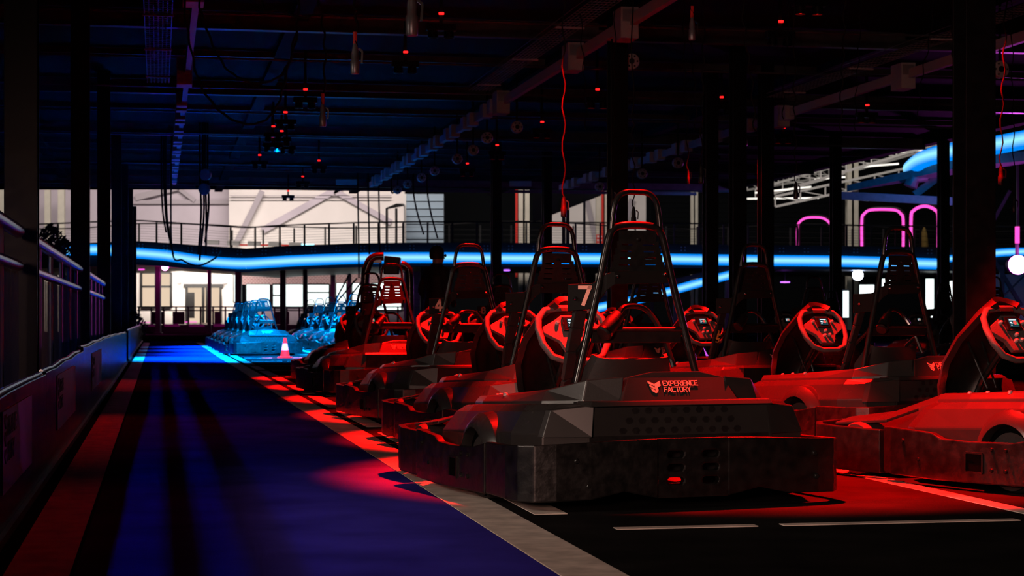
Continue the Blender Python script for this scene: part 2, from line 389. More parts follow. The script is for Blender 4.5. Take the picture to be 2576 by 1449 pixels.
# rear cover with its honeycomb of holes
mb = MB().loft([[(-.42,y0,z),(.42,y0,z),(.42,.30,z),(-.42,.30,z)] for z, y0 in ((.12,.075),(.285,.075),(.40,.085),(.422,.10))])
rc = kp('rear_cover', mb, 'plastic', bevel=.006)
cells = []; zr = [.288,.328,.368,.408]; pitch = .057
for r in range(3):
    n = 10-r; x0 = -n*pitch/2
    cells.append((-.405, x0, zr[r], zr[r+1], None)); cells.append((x0+n*pitch, .405, zr[r], zr[r+1], None))
    for k in range(n):
        cx = x0+(k+.5)*pitch; cells.append((x0+k*pitch, x0+(k+1)*pitch, zr[r], zr[r+1], hexhole(cx, (zr[r]+zr[r+1])/2, .0185, .0125)))
mb = MB().plate(cells, .014, (0,.058,0), (1,0,0), (0,.06,1), (0,-1,0)); kp('honeycomb_grille', mb, 'body', rc)
mb = MB().loft([[(-.41,.05,.408),(.41,.05,.408),(.44,.13,.408),(-.44,.13,.408)],[(-.40,.065,.428),(.40,.065,.428),(.43,.14,.428),(-.43,.14,.428)]])
kp('rear_edge_trim', mb, 'body', rc, bevel=.004)
for s in (-1, 1):                               # slanted corner plates between grille and arch
    m_ = MB().loft([[(-.40,.055,.285),(-.585,.122,.285),(-.60,.15,.285),(-.42,.08,.285)],[(-.385,.07,.415),(-.545,.135,.395),(-.56,.165,.395),(-.40,.09,.415)]])
    if s > 0: mirror(m_)
    kp('corner_plate', m_, 'body', rc, bevel=.004)
# name panel
mb = MB().loft([[(-.255,.095,.424),(.27,.095,.424),(.29,.30,.424),(-.275,.30,.424)],[(-.205,.15,.522),(.225,.15,.520),(.24,.28,.50),(-.22,.28,.50)],[(-.09,.158,.543),(.12,.158,.543),(.13,.27,.52),(-.10,.27,.52)]])
npan = kp('name_panel', mb, 'body', bevel=.004)
ez = Vector((0,.055,.098)).normalized(); en = Vector((0,-.098,.055)).normalized(); ex = Vector((1,0,0))
o0 = Vector((0,.095,.424))
mb = MB(); tw = glyphs(mb, 'EXPERIENCE', .0205, .0032, o0+ex*-.055+ez*.070+en*.0012, ex, ez, en)
glyphs(mb, 'FACTORY', .0205, .0032, o0+ex*-.055+ez*.042+en*.0012, ex, ez, en); kp('lettering', mb, 'salmon', npan)
mb = MB()
def para(pts): 
    vs = [o0+ex*(-.122+x)+ez*(.036+z)+en*k for k in (.001,.0025) for x, z in pts]; n = len(pts)
    mb.add(vs, [tuple(range(n)), tuple(range(2*n-1, n-1, -1))]+[(i, (i+1) % n, n+(i+1) % n, n+i) for i in range(n)])
para([(0,.056),(.026,.042),(.026,.032),(0,.046)]); para([(.004,.039),(.026,.027),(.026,.017),(.006,.029)]); para([(.008,.023),(.026,.012),(.026,.0),(.012,.010)])
para([(.028,.042),(.054,.056),(.054,.034),(.040,.026),(.040,.014),(.036,.004),(.028,.0)])
kp('emblem', mb, 'salmon', npan)

# bumpers
def hump(x): return .045+.030*max(0, 1-abs(abs(x)-.30)/.14)
path = [(-.712,.40,.045,.255),(-.714,.16,.042,.258),(-.700,.07,.04,.262),(-.66,.022,.04,.264),(-.58,.002,.042,.266),(-.44,-.012,.046,.272),(-.36,-.016,hump(-.36),.276),(-.30,-.018,hump(-.3),.278),(-.22,-.020,hump(-.22),.28),(-.155,-.021,.045,.281)]
mb = MB(); 
def xz_plate():
    cs = []; xs = [-.155,.0,.155]; zs = [.085,.138,.191,.244]
    cs.append((-.155,.155,.045,.085,None)); cs.append((-.155,.155,.244,.281,None))
    for i in range(2):
        for j in range(3): cs.append((xs[i], xs[i+1], zs[j], zs[j+1], slothole((xs[i]+xs[i+1])/2, (zs[j]+zs[j+1])/2, .036, .014, .008)))
    return cs
mb.plate(xz_plate(), .03, (0,-.038,0), (1,0,0), (0,0,1), (0,-1,0))
mb.add([(-.155,-.038,.281),(.155,-.038,.281),(.155,-.006,.281),(-.155,-.006,.281)], [(0,1,2,3)])
lft = MB().band(path, .034); mb.add(lft.v, lft.f); rgt = mirror(MB().band(path, .034)); mb.add(rgt.v, rgt.f)
rb = kp('rear_bumper', mb, 'bumper', bevel=.006)
mb = MB()
for bx, bz in ((.56,.205),(.57,.11),(-.50,.2),(-.45,.10),(.24,.09),(-.25,.2)):
    mb.lathe([(.0001,-.030),(.008,-.030),(.012,-.024),(.012,-.0)], 8, 'y', (bx,0,bz))
kp('bumper_bolt', mb, 'tube_black', rb, smooth=True)
for s in (-1, 1):
    pth = [(-.716,.405,.042,.250),(-.722,.55,.04,.225),(-.728,.80,.036,.218),(-.730,.96,.034,.222),(-.730,1.02,.034,.245),(-.726,1.28,.04,.258),(-.712,1.335,.05,.256),(-.66,1.38,.05,.25)]
    m_ = MB().band(pth, .036)
    if s > 0: mirror(m_)
    sb = kp('side_bumper', m_, 'bumper', bevel=.006)
    m_ = MB().box(-.752,-.742,.72,.80,.09,.165)        # rectangular pocket and its raised lip
    m_ = MB()
    for a, b in (((.71,.085),(.81,.085)),((.81,.085),(.81,.17)),((.81,.17),(.71,.17)),((.71,.17),(.71,.085))):
        m_.bar((-.748,a[0],a[1]),(-.748,b[0],b[1]), .008, .008)
    if s > 0: mirror(m_)
    kp('pocket_lip', m_, 'bumper', sb)
    m_ = MB().box(-.7475,-.735,.712,.808,.087,.168)  # black block painted as the shade inside the pocket
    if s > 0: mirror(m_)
    kp('pocket_shade', m_, 'hole_shade', sb)
    m_ = MB()
    for by, bz in ((.58,.10),(.58,.19),(.66,.10),(.66,.19),(1.1,.12),(1.2,.2)):
        m_.lathe([(.0001,-.752),(.008,-.752),(.010,-.745),(.010,-.72)], 8, 'x', (0,by,bz))
    if s > 0: mirror(m_)
    kp('bumper_bolt', m_, 'tube_black', sb, smooth=True)
hp = [(-.655,1.43,.03,.235),(-.665,1.55,.03,.238),(-.66,1.75,.03,.24),(-.625,1.90,.032,.242),(-.54,2.0,.035,.245),(-.3,2.055,.04,.25),(0,2.07,.04,.25)]
mb = MB().band(hp+[(-x, y, a, b) for x, y, a, b in reversed(hp[:-1])], .036)
kp('front_bumper', mb, 'bumper', bevel=.006)
# nose deck and front wheel fairings
mb = MB().loft([[(-.36,1.42,.10),(.36,1.42,.10),(.34,1.98,.10),(-.34,1.98,.10)],[(-.30,1.42,.36),(.30,1.42,.36),(.30,1.95,.22),(-.30,1.95,.22)],[(-.22,1.45,.40),(.22,1.45,.40),(.24,1.90,.26),(-.24,1.90,.26)]])
kp('nose_cover', mb, 'body', bevel=.012)
for s in (-1, 1):
    m_ = MB().loft([[(-.58,1.48,z-.02),(-.58,1.84,z-.05),(-.42,1.90,z-.03),(-.40,1.45,z+.03)] for z in (.285,.30)])
    if s > 0: mirror(m_)
    kp('front_fender', m_, 'body', bevel=.004)
# wheels
def tyre(w, r): return [(r*.60,-w/2),(r*.92,-w/2),(r,-w*.36),(r,w*.36),(r*.92,w/2),(r*.60,w/2)]
for cx, cy, w_, r_ in ((-.575,.62,.19,.138),(.575,.62,.19,.138),(-.545,1.66,.135,.130),(.545,1.66,.135,.130)):
    i = kp('wheel', MB().lathe(tyre(w_, r_), 24, 'x', (cx,cy,r_)), 'rubber', smooth=True)
    s = -1 if cx < 0 else 1
    kp('rim', MB().lathe([(.0001,-w_*.30*1),(r_*.3,-w_*.30),(r_*.36,-w_*.42),(r_*.60,-w_*.47),(r_*.60,w_*.47),(r_*.36,w_*.42),(r_*.3,w_*.30),(.0001,w_*.30)], 16, 'x', (cx,cy,r_)), 'steel_dark', i, smooth=True)
# bucket seat
side = [(1.15,.22),(.98,.16),(.80,.12),(.66,.15),(.59,.30),(.55,.46),(.52,.585)]
nrm = [(.1,1),(.1,1),(.15,1),(.6,.8),(1,.3),(1,.2),(1,.15)]
xs = [(-.215,.15),(-.205,.06),(-.15,.012),(0,0),(.15,.012),(.205,.06),(.215,.15)]
vs = []; fs = []
for (y, z), (ny, nz) in zip(side, nrm):
    l = math.hypot(ny, nz); wid = 1 if z < .5 else .82
    for x, h in xs: vs.append((x*wid, y+ny/l*h*(.8 if z < .5 else .45), z+nz/l*h))
for i in range(len(side)-1):
    for k in range(6): fs.append((i*7+k, i*7+k+1, (i+1)*7+k+1, (i+1)*7+k))
mb = MB(); mb.add(vs, fs); st = kp('seat', solid(mb, .016), 'seat', smooth=True)
# roll hoop: A frame with the upper head hoop
HY = .52
def hoop(pts, r, n=8): return MB().tube(smooth_path(pts, 5), r, n)
mb = hoop([(-.315,HY-.03,.36),(-.275,HY-.02,.52),(-.18,HY-.005,.88),(-.138,HY,1.06),(-.112,HY,1.135),(-.06,HY,1.158),(.06,HY,1.158),(.112,HY,1.135),(.138,HY,1.06),(.18,HY-.005,.88),(.275,HY-.02,.52),(.315,HY-.03,.36)], .0165, 10)
rh = kp('roll_hoop', mb, 'tube_black', smooth=True)
mb = MB(); mb.tube([(-.22,HY-.01,.712),(.22,HY-.01,.712)], .011, 8); mb.box(-.21,.21,HY-.01,HY+.002,.655,.712)
kp('cross_bar', mb, 'plastic', rh, bevel=.003)
for s in (-1, 1): kp('seat_stay', MB().tube([(s*.215,HY,.70),(s*.21,HY+.16,.60),(s*.2,HY+.25,.40)], .012, 8), 'tube_black', rh, smooth=True)
mb = hoop([(-.115,HY,1.13),(-.108,HY,1.20),(-.094,HY,1.262),(-.06,HY,1.297),(0,HY,1.302),(.06,HY,1.297),(.094,HY,1.262),(.108,HY,1.20),(.115,HY,1.13)], .0125, 10)
hh = kp('head_hoop', mb, 'tube_black', None, 'head', smooth=True)
# slotted back plate
zc = [.945,.974,1.003,1.032,1.061,1.090]; cells = []
for j in range(5):
    hw = .132-.0085*j
    for i in (0, 1):
        x0, x1 = (-hw, 0) if i == 0 else (0, hw)
        cells.append((x0, x1, zc[j], zc[j+1], slothole((x0+x1)/2, (zc[j]+zc[j+1])/2, .028, .0035, .0025)))
cells.append((-.085,.085,1.09,1.135,None)); cells.append((-.132,.132,.915,.945,None))
mb = MB().plate(cells, .012, (0,HY-.022,0), (1,0,0), (0,.0,1), (0,-1,0))
bp = kp('back_plate', mb, 'plastic')
mb = MB(); mb.lathe([(.0001,-.012),(.005,-.011),(.008,-.006),(.008,.004)], 10, 'y', (0,HY-.024,1.098))
kp('plate_bolt', mb, 'tube_black', bp, smooth=True)
# curved number plate that wraps to the left of the hoop
pl = [(.135,HY-.032,.912,.968),(-.115,HY-.032,.904,.960),(-.145,HY-.02,.880,.950),(-.17,HY+.0,.836,.925),(-.195,HY+.02,.800,.910),(-.285,HY+.075,.790,.905)]
mb = MB().band(pl, .010); nplate = kp('number_plate', mb, 'plate', bevel=.003)
mb = MB()
for c in ((.115,HY-.042,.948),(-.105,HY-.042,.940),(-.262,HY+.05,.845)):
    mb.lathe([(.0001,-.012),(.005,-.011),(.009,-.005),(.009,.01)], 10, 'y', c)
kp('plate_bolt', mb, 'silver', nplate, smooth=True)
# shoulder strap pad
sp = [(-.225,.60,.80),(-.235,.62,.72),(-.24,.66,.62),(-.235,.72,.50),(-.22,.8,.40)]
mb = MB()
for a, b in zip(sp[:-1], sp[1:]): mb.bar(a, b, .065, .022, up=(.3,-1,.2))
stp = kp('shoulder_pad', mb, 'strap', bevel=.006)
mb = MB()
d1 = (Vector(sp[2])-Vector(sp[1])).normalized(); n1 = Vector((-.28,-.95,0)); n1 = (n1-d1*n1.dot(d1)).normalized(); s1 = n1.cross(d1).normalized()
if s1.x > 0: s1 = -s1
glyphs(mb, 'OMP', .036, .007, Vector(sp[2])+d1*.03+n1*.0135-s1*.022, -d1, s1, n1, depth=.002)
kp('strap_lettering', mb, 'orange_print', stp, 'omp')
mb = MB(); mb.bar(Vector(sp[1])+n1*.012+s1*.027, Vector(sp[2])+n1*.012+s1*.027, .004, .004); kp('strap_stitching', mb, 'orange_print', stp, 'omp')
# charging plug parked beside the hoop
mb = MB().lathe([(.0001,-.07),(.030,-.07),(.034,-.06),(.034,.025),(.029,.03),(.029,.06),(.022,.064),(.0001,.064)], 16, 'z')
rotm = Matrix.Translation((-.125,.50,.735)) @ Matrix.Rotation(math.radians(48), 4, 'Y') @ Matrix.Rotation(math.radians(-20), 4, 'X')
cp = kp('charge_plug', xf(mb, rotm), 'plastic', smooth=True)
kp('plug_collar', xf(MB().lathe([(.036,-.062),(.037,-.062),(.037,-.050),(.036,-.050)], 16, 'z'), rotm), 'silver', cp, smooth=True)
kp('plug_cable', MB().tube(smooth_path([rotm @ Vector((0,0,.06)), rotm @ Vector((0,0,.12)), (.08,.60,.80), (.14,.56,.70), (.17,.50,.55)], 5), .012, 8), 'tube_black', cp, smooth=True)
# front shield in front of the wheel
ss = [(1.66,.36,.12),(1.64,.45,.15),(1.57,.57,.19),(1.48,.69,.19),(1.38,.81,.14),(1.33,.865,.08)]
vs = []; fs = []
for y, z, hw in ss:
    for k in range(9):
        a = -1+k/4; vs.append((hw*math.sin(a*math.pi/2*.92), y-.085*(1-math.cos(a*math.pi/2*.92)), z-.03*(1-math.cos(a*math.pi/2))))
for i in range(len(ss)-1):
    for k in range(8): fs.append((i*9+k, i*9+k+1, (i+1)*9+k+1, (i+1)*9+k))
mb = MB(); mb.add(vs, fs); fsx = kp('front_shield', solid(mb, .03), 'plastic', smooth=True)
for s in (-1, 1): kp('shield_stay', MB().tube([(s*.05,1.48,.66),(s*.03,1.36,.42)], .006, 6), 'tube_black', fsx)
# steering wheel
WM = Matrix.Translation((0,1.22,.682)) @ Matrix.Rotation(math.radians(-28), 4, 'X')   # local x right, z up along the face, -y to the driver
rim = [(-.170,.035),(-.160,.088),(-.122,.130),(-.05,.141),(.05,.141),(.122,.130),(.160,.088),(.170,.035),(.162,-.045),(.126,-.110),(.06,-.136),(-.06,-.136),(-.126,-.110),(-.162,-.045)]
mb = MB().tube([(x,0,z) for x, z in rim], .0165, 10, closed=True)
sw = kp('steering_wheel', xf(mb, WM), 'grip', smooth=True)
mb = MB().loft([[(-.085,y,.075),(-.05,y,.10),(.05,y,.10),(.085,y,.075),(.15,y,.04),(.15,y,.01),(.075,y,-.035),(.05,y,-.09),(-.05,y,-.09),(-.075,y,-.035),(-.15,y,.01),(-.15,y,.04)] for y in (-.008,.016)])
kp('hub', xf(mb, WM), 'grip', sw, bevel=.003)
mb = MB().loft([[(-.052,-.010,.014),(.052,-.010,.014),(.052,-.010,.088),(-.052,-.010,.088)],[(-.048,-.024,.018),(.048,-.024,.018),(.048,-.024,.084),(-.048,-.024,.084)]]); kp('display', xf(mb, WM), 'screen_black', sw, bevel=.003)
mb = MB().box(-.030,.030,-.0262,-.0245,.030,.074); kp('screen', xf(mb, WM), 'screen_blue', sw)
mb = MB().box(-.026,.020,-.0275,-.0262,.064,.068).box(-.026,-.012,-.0275,-.0262,.050,.055).box(-.022,-.006,-.0275,-.0262,.047,.050).box(-.024,-.016,-.0275,-.0262,.036,.040); kp('screen_marks', xf(mb, WM), 'screen_white', sw)
mb = MB().lathe([(.011,-.0275),(.011,-.0262),(.006,-.0262),(.006,-.0275)], 14, 'y', (.008,0,.051)); mb.lathe([(.0001,-.0275),(.0045,-.0275),(.0045,-.0262),(.0001,-.0262)], 10, 'y', (.008,0,.051)); kp('screen_dial', xf(mb, WM), 'screen_red', sw)
mb = MB().box(.023,.027,-.0275,-.0262,.040,.060); kp('screen_gauge', xf(mb, WM), 'screen_green', sw)
for bx, bz in ((0,-.008),(-.018,-.040),(.022,-.036),(-.075,.058),(.075,.058)):
    mb = MB().lathe([(.0001,-.028),(.007,-.026),(.0105,-.018),(.0105,-.006)], 12, 'y', (bx,0,bz)); kp('button', xf(mb, WM), 'button', sw, smooth=True)
mb = MB().bar((-.045,-.013,.128),(.045,-.013,.128), .006, .020); kp('rim_insert', xf(mb, WM), 'body', sw, bevel=.002)
mb = MB(); mb.tube([(0,1.235,.675),(0,1.42,.46),(0,1.55,.22)], .017, 8); mb.tube([(0,1.55,.16),(-.45,1.62,.14)], .008, 6); mb.tube([(0,1.55,.16),(.45,1.62,.14)], .008, 6)
kp('steering_column', mb, 'tube_black', smooth=True)
for s in (-1, 1): kp('pedal', MB().tube([(s*.14,1.55,.09),(s*.14,1.60,.20),(s*.14,1.57,.26)], .008, 6).box(s*.14-.035, s*.14+.035,1.555,1.57,.235,.29), 'silver', smooth=True)
# digits
DIG = {}
pa, pb_ = Vector((-.195,HY+.02,0)), Vector((-.285,HY+.075,0)); dx = (pa-pb_).normalized(); dn = Vector((dx.y, -dx.x, 0))
for ch in '746':
    mb = MB(); glyphs(mb, ch, .070, .016, pa-dx*.052+dn*.0058+Vector((0,0,.822)), dx, Vector((0,0,1)), dn, depth=.002); DIG[ch] = mb.mesh('number', M['salmon'])

KROT = math.radians(20.5); KF = Vector((-math.sin(KROT), math.cos(KROT), 0))
def kart(org, label, group, head=True, digit=None, rot=0.0, omp=False):
    e = empty('go_kart', org, KROT+rot); tag(e, label, 'go-kart', group); objs = []
    for name, me, par, flag in KP:
        if (flag == 'head' and not head) or (flag == 'omp' and not omp): objs.append(None); continue
        o = bpy.data.objects.new(name, me); COL.objects.link(o); o.parent = e if par is None else objs[par]; objs.append(o)
        if name in STUFF: o['kind'] = 'stuff'
    if digit:
        o = bpy.data.objects.new('number', DIG[digit]); COL.objects.link(o); o.parent = objs[nplate]; o['label'] = 'salmon painted digit %s' % digit
    return e
def at_hoop(px, d, r=0.0): return Vector(((px-1288)/F*d, d, 0))-Vector((-math.sin(KROT+r), math.cos(KROT+r), 0))*.52
GA, GB, GC, GD, GE = 'red-lit karts in the row beside the lane', 'red-lit karts in the second row', 'karts parked deep in the hall', 'blue-lit karts beside the lane', 'blue-lit karts in the second row'
kart((.714,7.36,0), 'nearest black go-kart, number 7, rear and logo panel facing the camera', GA, digit='7')
kart(at_hoop(1400,10.55), 'black go-kart directly behind number 7 in the row beside the lane', GA)
kart(at_hoop(1180,13.5), 'black go-kart number 4, third in the row beside the lane', GA, digit='4')
kart(at_hoop(985,18.3), 'black go-kart fourth in the row beside the lane, just beyond number 4', GA)
kart(at_hoop(932,21.9), 'farthest red-lit black go-kart beside the lane, nearest the traffic cone', GA)
kart((3.06,7.76,0), 'brightly red-lit go-kart cut by the right picture edge, front shield and wheel showing', GB, rot=math.radians(11.5))
kart(at_hoop(2260,11.0,math.radians(9)), 'red-lit go-kart behind the rightmost one, tall hoop and lit wheel display', GB, rot=math.radians(9))
kart(at_hoop(1897,13.5,math.radians(6)), 'go-kart with orange strap lettering, right behind the hoop of number 7', GB, rot=math.radians(6), omp=True)
kart(at_hoop(1632,16.4), 'go-kart seen only through the roll hoop of number 7', GB)
kart(at_hoop(1448,19.3), 'go-kart half hidden between the hoops of number 7 and the kart behind it', GB)
kart(at_hoop(1262,22.2), 'distant go-kart number 6, seen right of number 4', GB, digit='6')
kart(at_hoop(2048,24.0), 'small distant go-kart left of the pair of hoops in the middle right', GC)
kart(at_hoop(2376,28.5), 'distant go-kart just left of the wide dark column', GC)
kart(at_hoop(2500,24.0), 'distant go-kart right of the wide dark column, above the rightmost wheel', GC)
kart(at_hoop(2093,37.0), 'smallest distant red go-kart hoop beside the bright lit windows', GC)
for i, s in enumerate((38.0, 40.9, 43.8, 46.7, 49.6)):
    kart(LW(2.22, s-.5), ['nearest blue-lit go-kart, rear facing the lane, beside the traffic cone'][0] if i == 0 else '%s blue-lit go-kart in the line beside the far lane' % ORD[i], GD, head=False)
for i, s in enumerate((38.4, 41.4, 44.4, 47.4, 50.4, 53.4)):
    kart(LW(4.45, s-.5), '%s blue-lit go-kart with head hoop in the line right of the cone' % ORD[i], GE)

# ================================================================== floor, markings
def structure(o): o['kind'] = 'structure'; return o
structure(MB().box(-60, 60, -8, 130, -.2, 0).obj('floor', M['asphalt']))
def strip(name, t0, t1, s0, s1, z=.003, m='paint', n=1):
    b = MB(); L = [LW(t0,s0,z), LW(t1,s0,z), LW(t1,s1,z), LW(t0,s1,z)]
    b.add(L+[p-Vector((0,0,z)) for p in L], [(0,1,2,3),(0,4,5,1),(1,5,6,2),(2,6,7,3),(3,7,4,0)])
    return structure(b.obj(name, M[m]))
TN = [0]
def trim(*a, **k): TN[0] += 1; return strip('trim_%d' % TN[0], *a, **k)
trim(-.245, 1.16, -3, 62, z=.002, m='lane_floor')
trim(-.449, -.258, -3, 58); trim(1.165, 1.36, -3, 58)
for k in range(0, 19):
    s = 6.38+2.9*k
    if s < 3: continue
    if k > 0: trim(1.43, 1.56, s-2.35, s-.10)                        # short guide bars beside the lane line
    trim(1.62, 2.15, s, s+.06); trim(2.25, 3.18, s, s+.06); trim(3.50, 4.4, s, s+.06); trim(4.5, 5.4, s, s+.06)
trim(3.30, 3.39, 6.4, 24); trim(3.30, 3.39, 36, 56); trim(5.5, 5.58, 6.4, 56)

# ================================================================== pit barrier on the left
bar_seg = [(-2.0, 9.0, .46, .50), (9.0, 13.4, .50, .53), (13.4, 21.0, .55, .56), (21.0, 31.5, .56, .52), (33.5, 46, .55, .55), (46.3, 62, .55, .55)]
TB = -.55
BL = ['nearest glossy black pit barrier with a pale banner, left edge', 'second glossy black pit barrier from the camera, with narrow banner', 'third glossy black pit barrier, stepped up, blue reflections', 'fourth pit barrier, ending at the dark gap in the lane', 'pit barrier beyond the gap, blue lit', 'farthest pit barrier, by the dark shrub']
for i, (s0, s1, h0, h1) in enumerate(bar_seg):
    e = empty('pit_barrier', LW(TB, s0), RZ_LANE); tag(e, BL[i], 'barrier', 'pit barriers along the lane'); L = s1-s0; n = 10
    pth = [(0, L*k/n, .0, h0+(h1-h0)*k/n+.005*math.sin(k*1.7+i)) for k in range(n+1)]
    MB().band(pth, .05).obj('wall_panel', M['barrier'], e, bevel=.006)
    MB().tube([(0, y, z1+.004) for x, y, z0, z1 in pth], .010, 8).obj('top_rim', M['rim_metal'], e, smooth=True)
    MB().box(-.03,.045,0,L,.0,.03).obj('foot_rail', M['plastic'], e)
def banner(i, s0, s1, z0, z1, text):
    e = [o for o in COL.objects if o.name.startswith('pit_barrier') and o.parent is None][i]; b0 = bar_seg[i][0]
    bo = MB().box(.026,.031, s0-b0, s1-b0, z0, z1).obj('banner', M['banner'], e)
    if text:
        mb = MB(); glyphs(mb, 'EXPERIENCE', .055, .010, (.0318, s0-b0+.16, z0+.20), (0,1,0), (0,0,1), (1,0,0)); glyphs(mb, 'FACTORY', .055, .010, (.0318, s0-b0+.16, z0+.11), (0,1,0), (0,0,1), (1,0,0)); mb.obj('lettering', M['banner_ink'], bo)
        mb = MB()
        for q in range(3): mb.bar((.0325, s0-b0+.05, z0+.26-q*.06), (.0325, s0-b0+.09, z0+.235-q*.06), .004, .03); mb.bar((.0325, s0-b0+.09, z0+.235-q*.06), (.0325, s0-b0+.13, z0+.26-q*.06), .004, .03)
        mb.obj('emblem', M['banner_ink'], bo)
banner(0, 6.45, 7.9, .155, .44, True); banner(1, 9.9, 12.0, .17, .46, True); banner(2, 15, 17.5, .18, .48, True)

# ================================================================== columns
def hcol(name, loc, rz, w, h, m):
    b = MB(); t = w*.09
    b.box(-w/2,w/2,-w/2,-w/2+t,0,h).box(-w/2,w/2,w/2-t,w/2,0,h).box(-t/2,t/2,-w/2+t,w/2-t,0,h)
    e = empty(name, loc, rz); b.obj('shaft', M[m], e, bevel=.004)
    MB().box(-w*.75,w*.75,-w*.75,w*.75,0,.025).obj('base_plate', M[m], e); return e
CEIL = 4.62
for i in range(7):
    d = 11.4+8.6*i; s = d/math.cos(TH)*1.0-.85*math.tan(TH)*0
    tag(hcol('steel_column', LW(-.835, d/.982+.16), RZ_LANE, .2, CEIL, 'steel_dark'), '%s black steel column from the camera in the row left of the lane' % ORD[i], 'column', 'columns left of the lane')
cols = [(2450,80,'wide black steel column at right, nearest of the right side'), (1553,44,'black steel column behind the hoop of number 7'), (1787,33,'black steel column right of number 7, left of a close pair'), (1926,33,'black steel column with violet right edge, right one of a close pair'),
        (2102,24,'slim black steel column left of the tallest right hoop'), (2373,24,'slim black steel column just left of the wide right column'), (1248,24,'slim black column beside the standing person'), (1376,22,'slim black column left of the white gable window'), (1856,36,'dull blue-black column between two columns right of number 7')]
for x, wpx, lab in cols:
    d = .2*F/wpx
    tag(hcol('steel_column', Vector(((x-1288)/F*d, d, 0)), RZ_LANE, .2, CEIL, 'steel_dark'), lab, 'column', 'columns on the right')

# ================================================================== fence and net on the left
FT = -.835
for gi, (sa, sb) in enumerate(((2.7, 11.45), (11.95, 20.2), (20.6, 29.0))):
    e = empty('net_fence', LW(FT, sa), RZ_LANE); L = sb-sa
    tag(e, ['steel fence with brown net at the left picture edge, before the first column', 'steel fence with brown net between the first two left columns', 'steel fence beyond the second left column'][gi], 'fence', 'net fences left of the lane')
    MB().tube([(0,0,1.29),(0,L,1.29)], .042, 10).obj('top_rail', M['rim_metal'], e, smooth=True)
    MB().tube([(0,0,1.08),(0,L,1.08)], .034, 10).obj('middle_rail', M['rim_metal'], e, smooth=True)
    n = int(L/1.5)+1
    for k in range(n): MB().tube([(0,k*1.5,0),(0,k*1.5,1.29)], .018, 8).obj('upright', M['galv'], e, smooth=True)
    for k in range(n):
        y0 = k*1.5+.05; y1 = min(L, (k+1)*1.5-.05)
        if y1-y0 < .2 or (gi == 0 and y0 < 5.9): continue
        vs = []; fs = []; q = 24
        for j in range(q+1):
            y = y0+(y1-y0)*j/q; x = .02*math.sin(j*1.1+k)
            vs += [(x, y, .05), (x*.6, y, 1.04)]
        for j in range(q): fs.append((2*j, 2*j+2, 2*j+3, 2*j+1))
        m_ = MB(); m_.add(vs, fs); solid(m_, .006).obj('net_panel', M['net'], e, smooth=True)
# blue neon tubes along the left side, over the fence
for i, (s0, s1, m_) in enumerate(((-1, 27.5, 'neon_side'),)):
    o = empty('neon_tube', LW(-3.45, s0, 4.15), RZ_LANE); MB().tube([(0,0,0), (0,s1-s0,0)], .07, 10).obj('tube_section', M[m_], o, smooth=True)
    MB().box(-.2,.62,0,s1-s0,.10,.21).box(-.22,-.19,0,s1-s0,-.12,.14).box(.60,.63,0,s1-s0,-.62,.14).obj('light_shield', M['steel_dark'], o)  # unseen cover and lip added to keep the blue off ceiling and karts
    tag(o, ['long blue neon tube left of the fence, out over the near lane', 'long blue neon tube left of the fence, over the far lane'][i], 'neon tube', 'blue neon tubes on the left')

# ================================================================== ceiling with beams
def quad_slab(name, pts, z0, z1, m):
    b = MB(); b.loft([[Vector((p.x,p.y,z0)) for p in pts], [Vector((p.x,p.y,z1)) for p in pts]]); return b.obj(name, M[m])
TR = 16.2; SF = 57.0
ceil = structure(quad_slab('ceiling', [LW(-14,-6), LW(TR,-6), LW(TR,SF-6.0), LW(-14,SF)], CEIL, CEIL+.3, 'ceiling_dark'))
ei = Vector((0,0,0))
k = 0; s = 2.8
while s < 57:
    main = (k % 2 == 0); hgt = .24 if main else .10; wd = .14 if main else .06; b = MB(); z1 = CEIL; z0 = CEIL-hgt
    a0, a1 = LW(-14, s), LW(TR-.05, s)
    b.bar((a0.x,a0.y,z0+.006), (a1.x,a1.y,z0+.006), wd, .012); b.bar((a0.x,a0.y,(z0+z1)/2), (a1.x,a1.y,(z0+z1)/2), .012 if main else .04, hgt-.02)
    b.obj('beam', M['steel_beam'], ceil); s += 3.4; k += 1
for s in (4.6, 11.6, 18, 21.5, 25.2, 28.4, 31.8, 35.5, 39, 42.5):  # sprinkler pipes
    a0, a1 = LW(-10, s, 4.30), LW(15, s, 4.30); MB().tube([a0, a1], .016, 6).obj('sprinkler_pipe', M['steel_beam'], ceil, smooth=True)
for t in (1.75, 5.75, 10.0, -2.5): MB().bar(LW(t, -4, CEIL-.05), LW(t, 55, CEIL-.05), .22, .1).obj('girder', M['ceiling_dark'], ceil)
# far edge beam
a0, a1 = LW(-14, SF-.1), LW(TR, SF-6.1)
MB().bar(Vector((a0.x,a0.y,CEIL+.1)), Vector((a1.x,a1.y,CEIL+.1)), .25, .42).obj('edge_beam', M['ceiling_dark'], ceil)
a0, a1 = LW(TR, -6), LW(TR, SF-6.1)
MB().bar(Vector((a0.x,a0.y,CEIL+.3)), Vector((a1.x,a1.y,CEIL+.3)), .25, .9).obj('edge_beam', M['ceiling_dark'], ceil)

stage_extra = (2.2, 33.4)
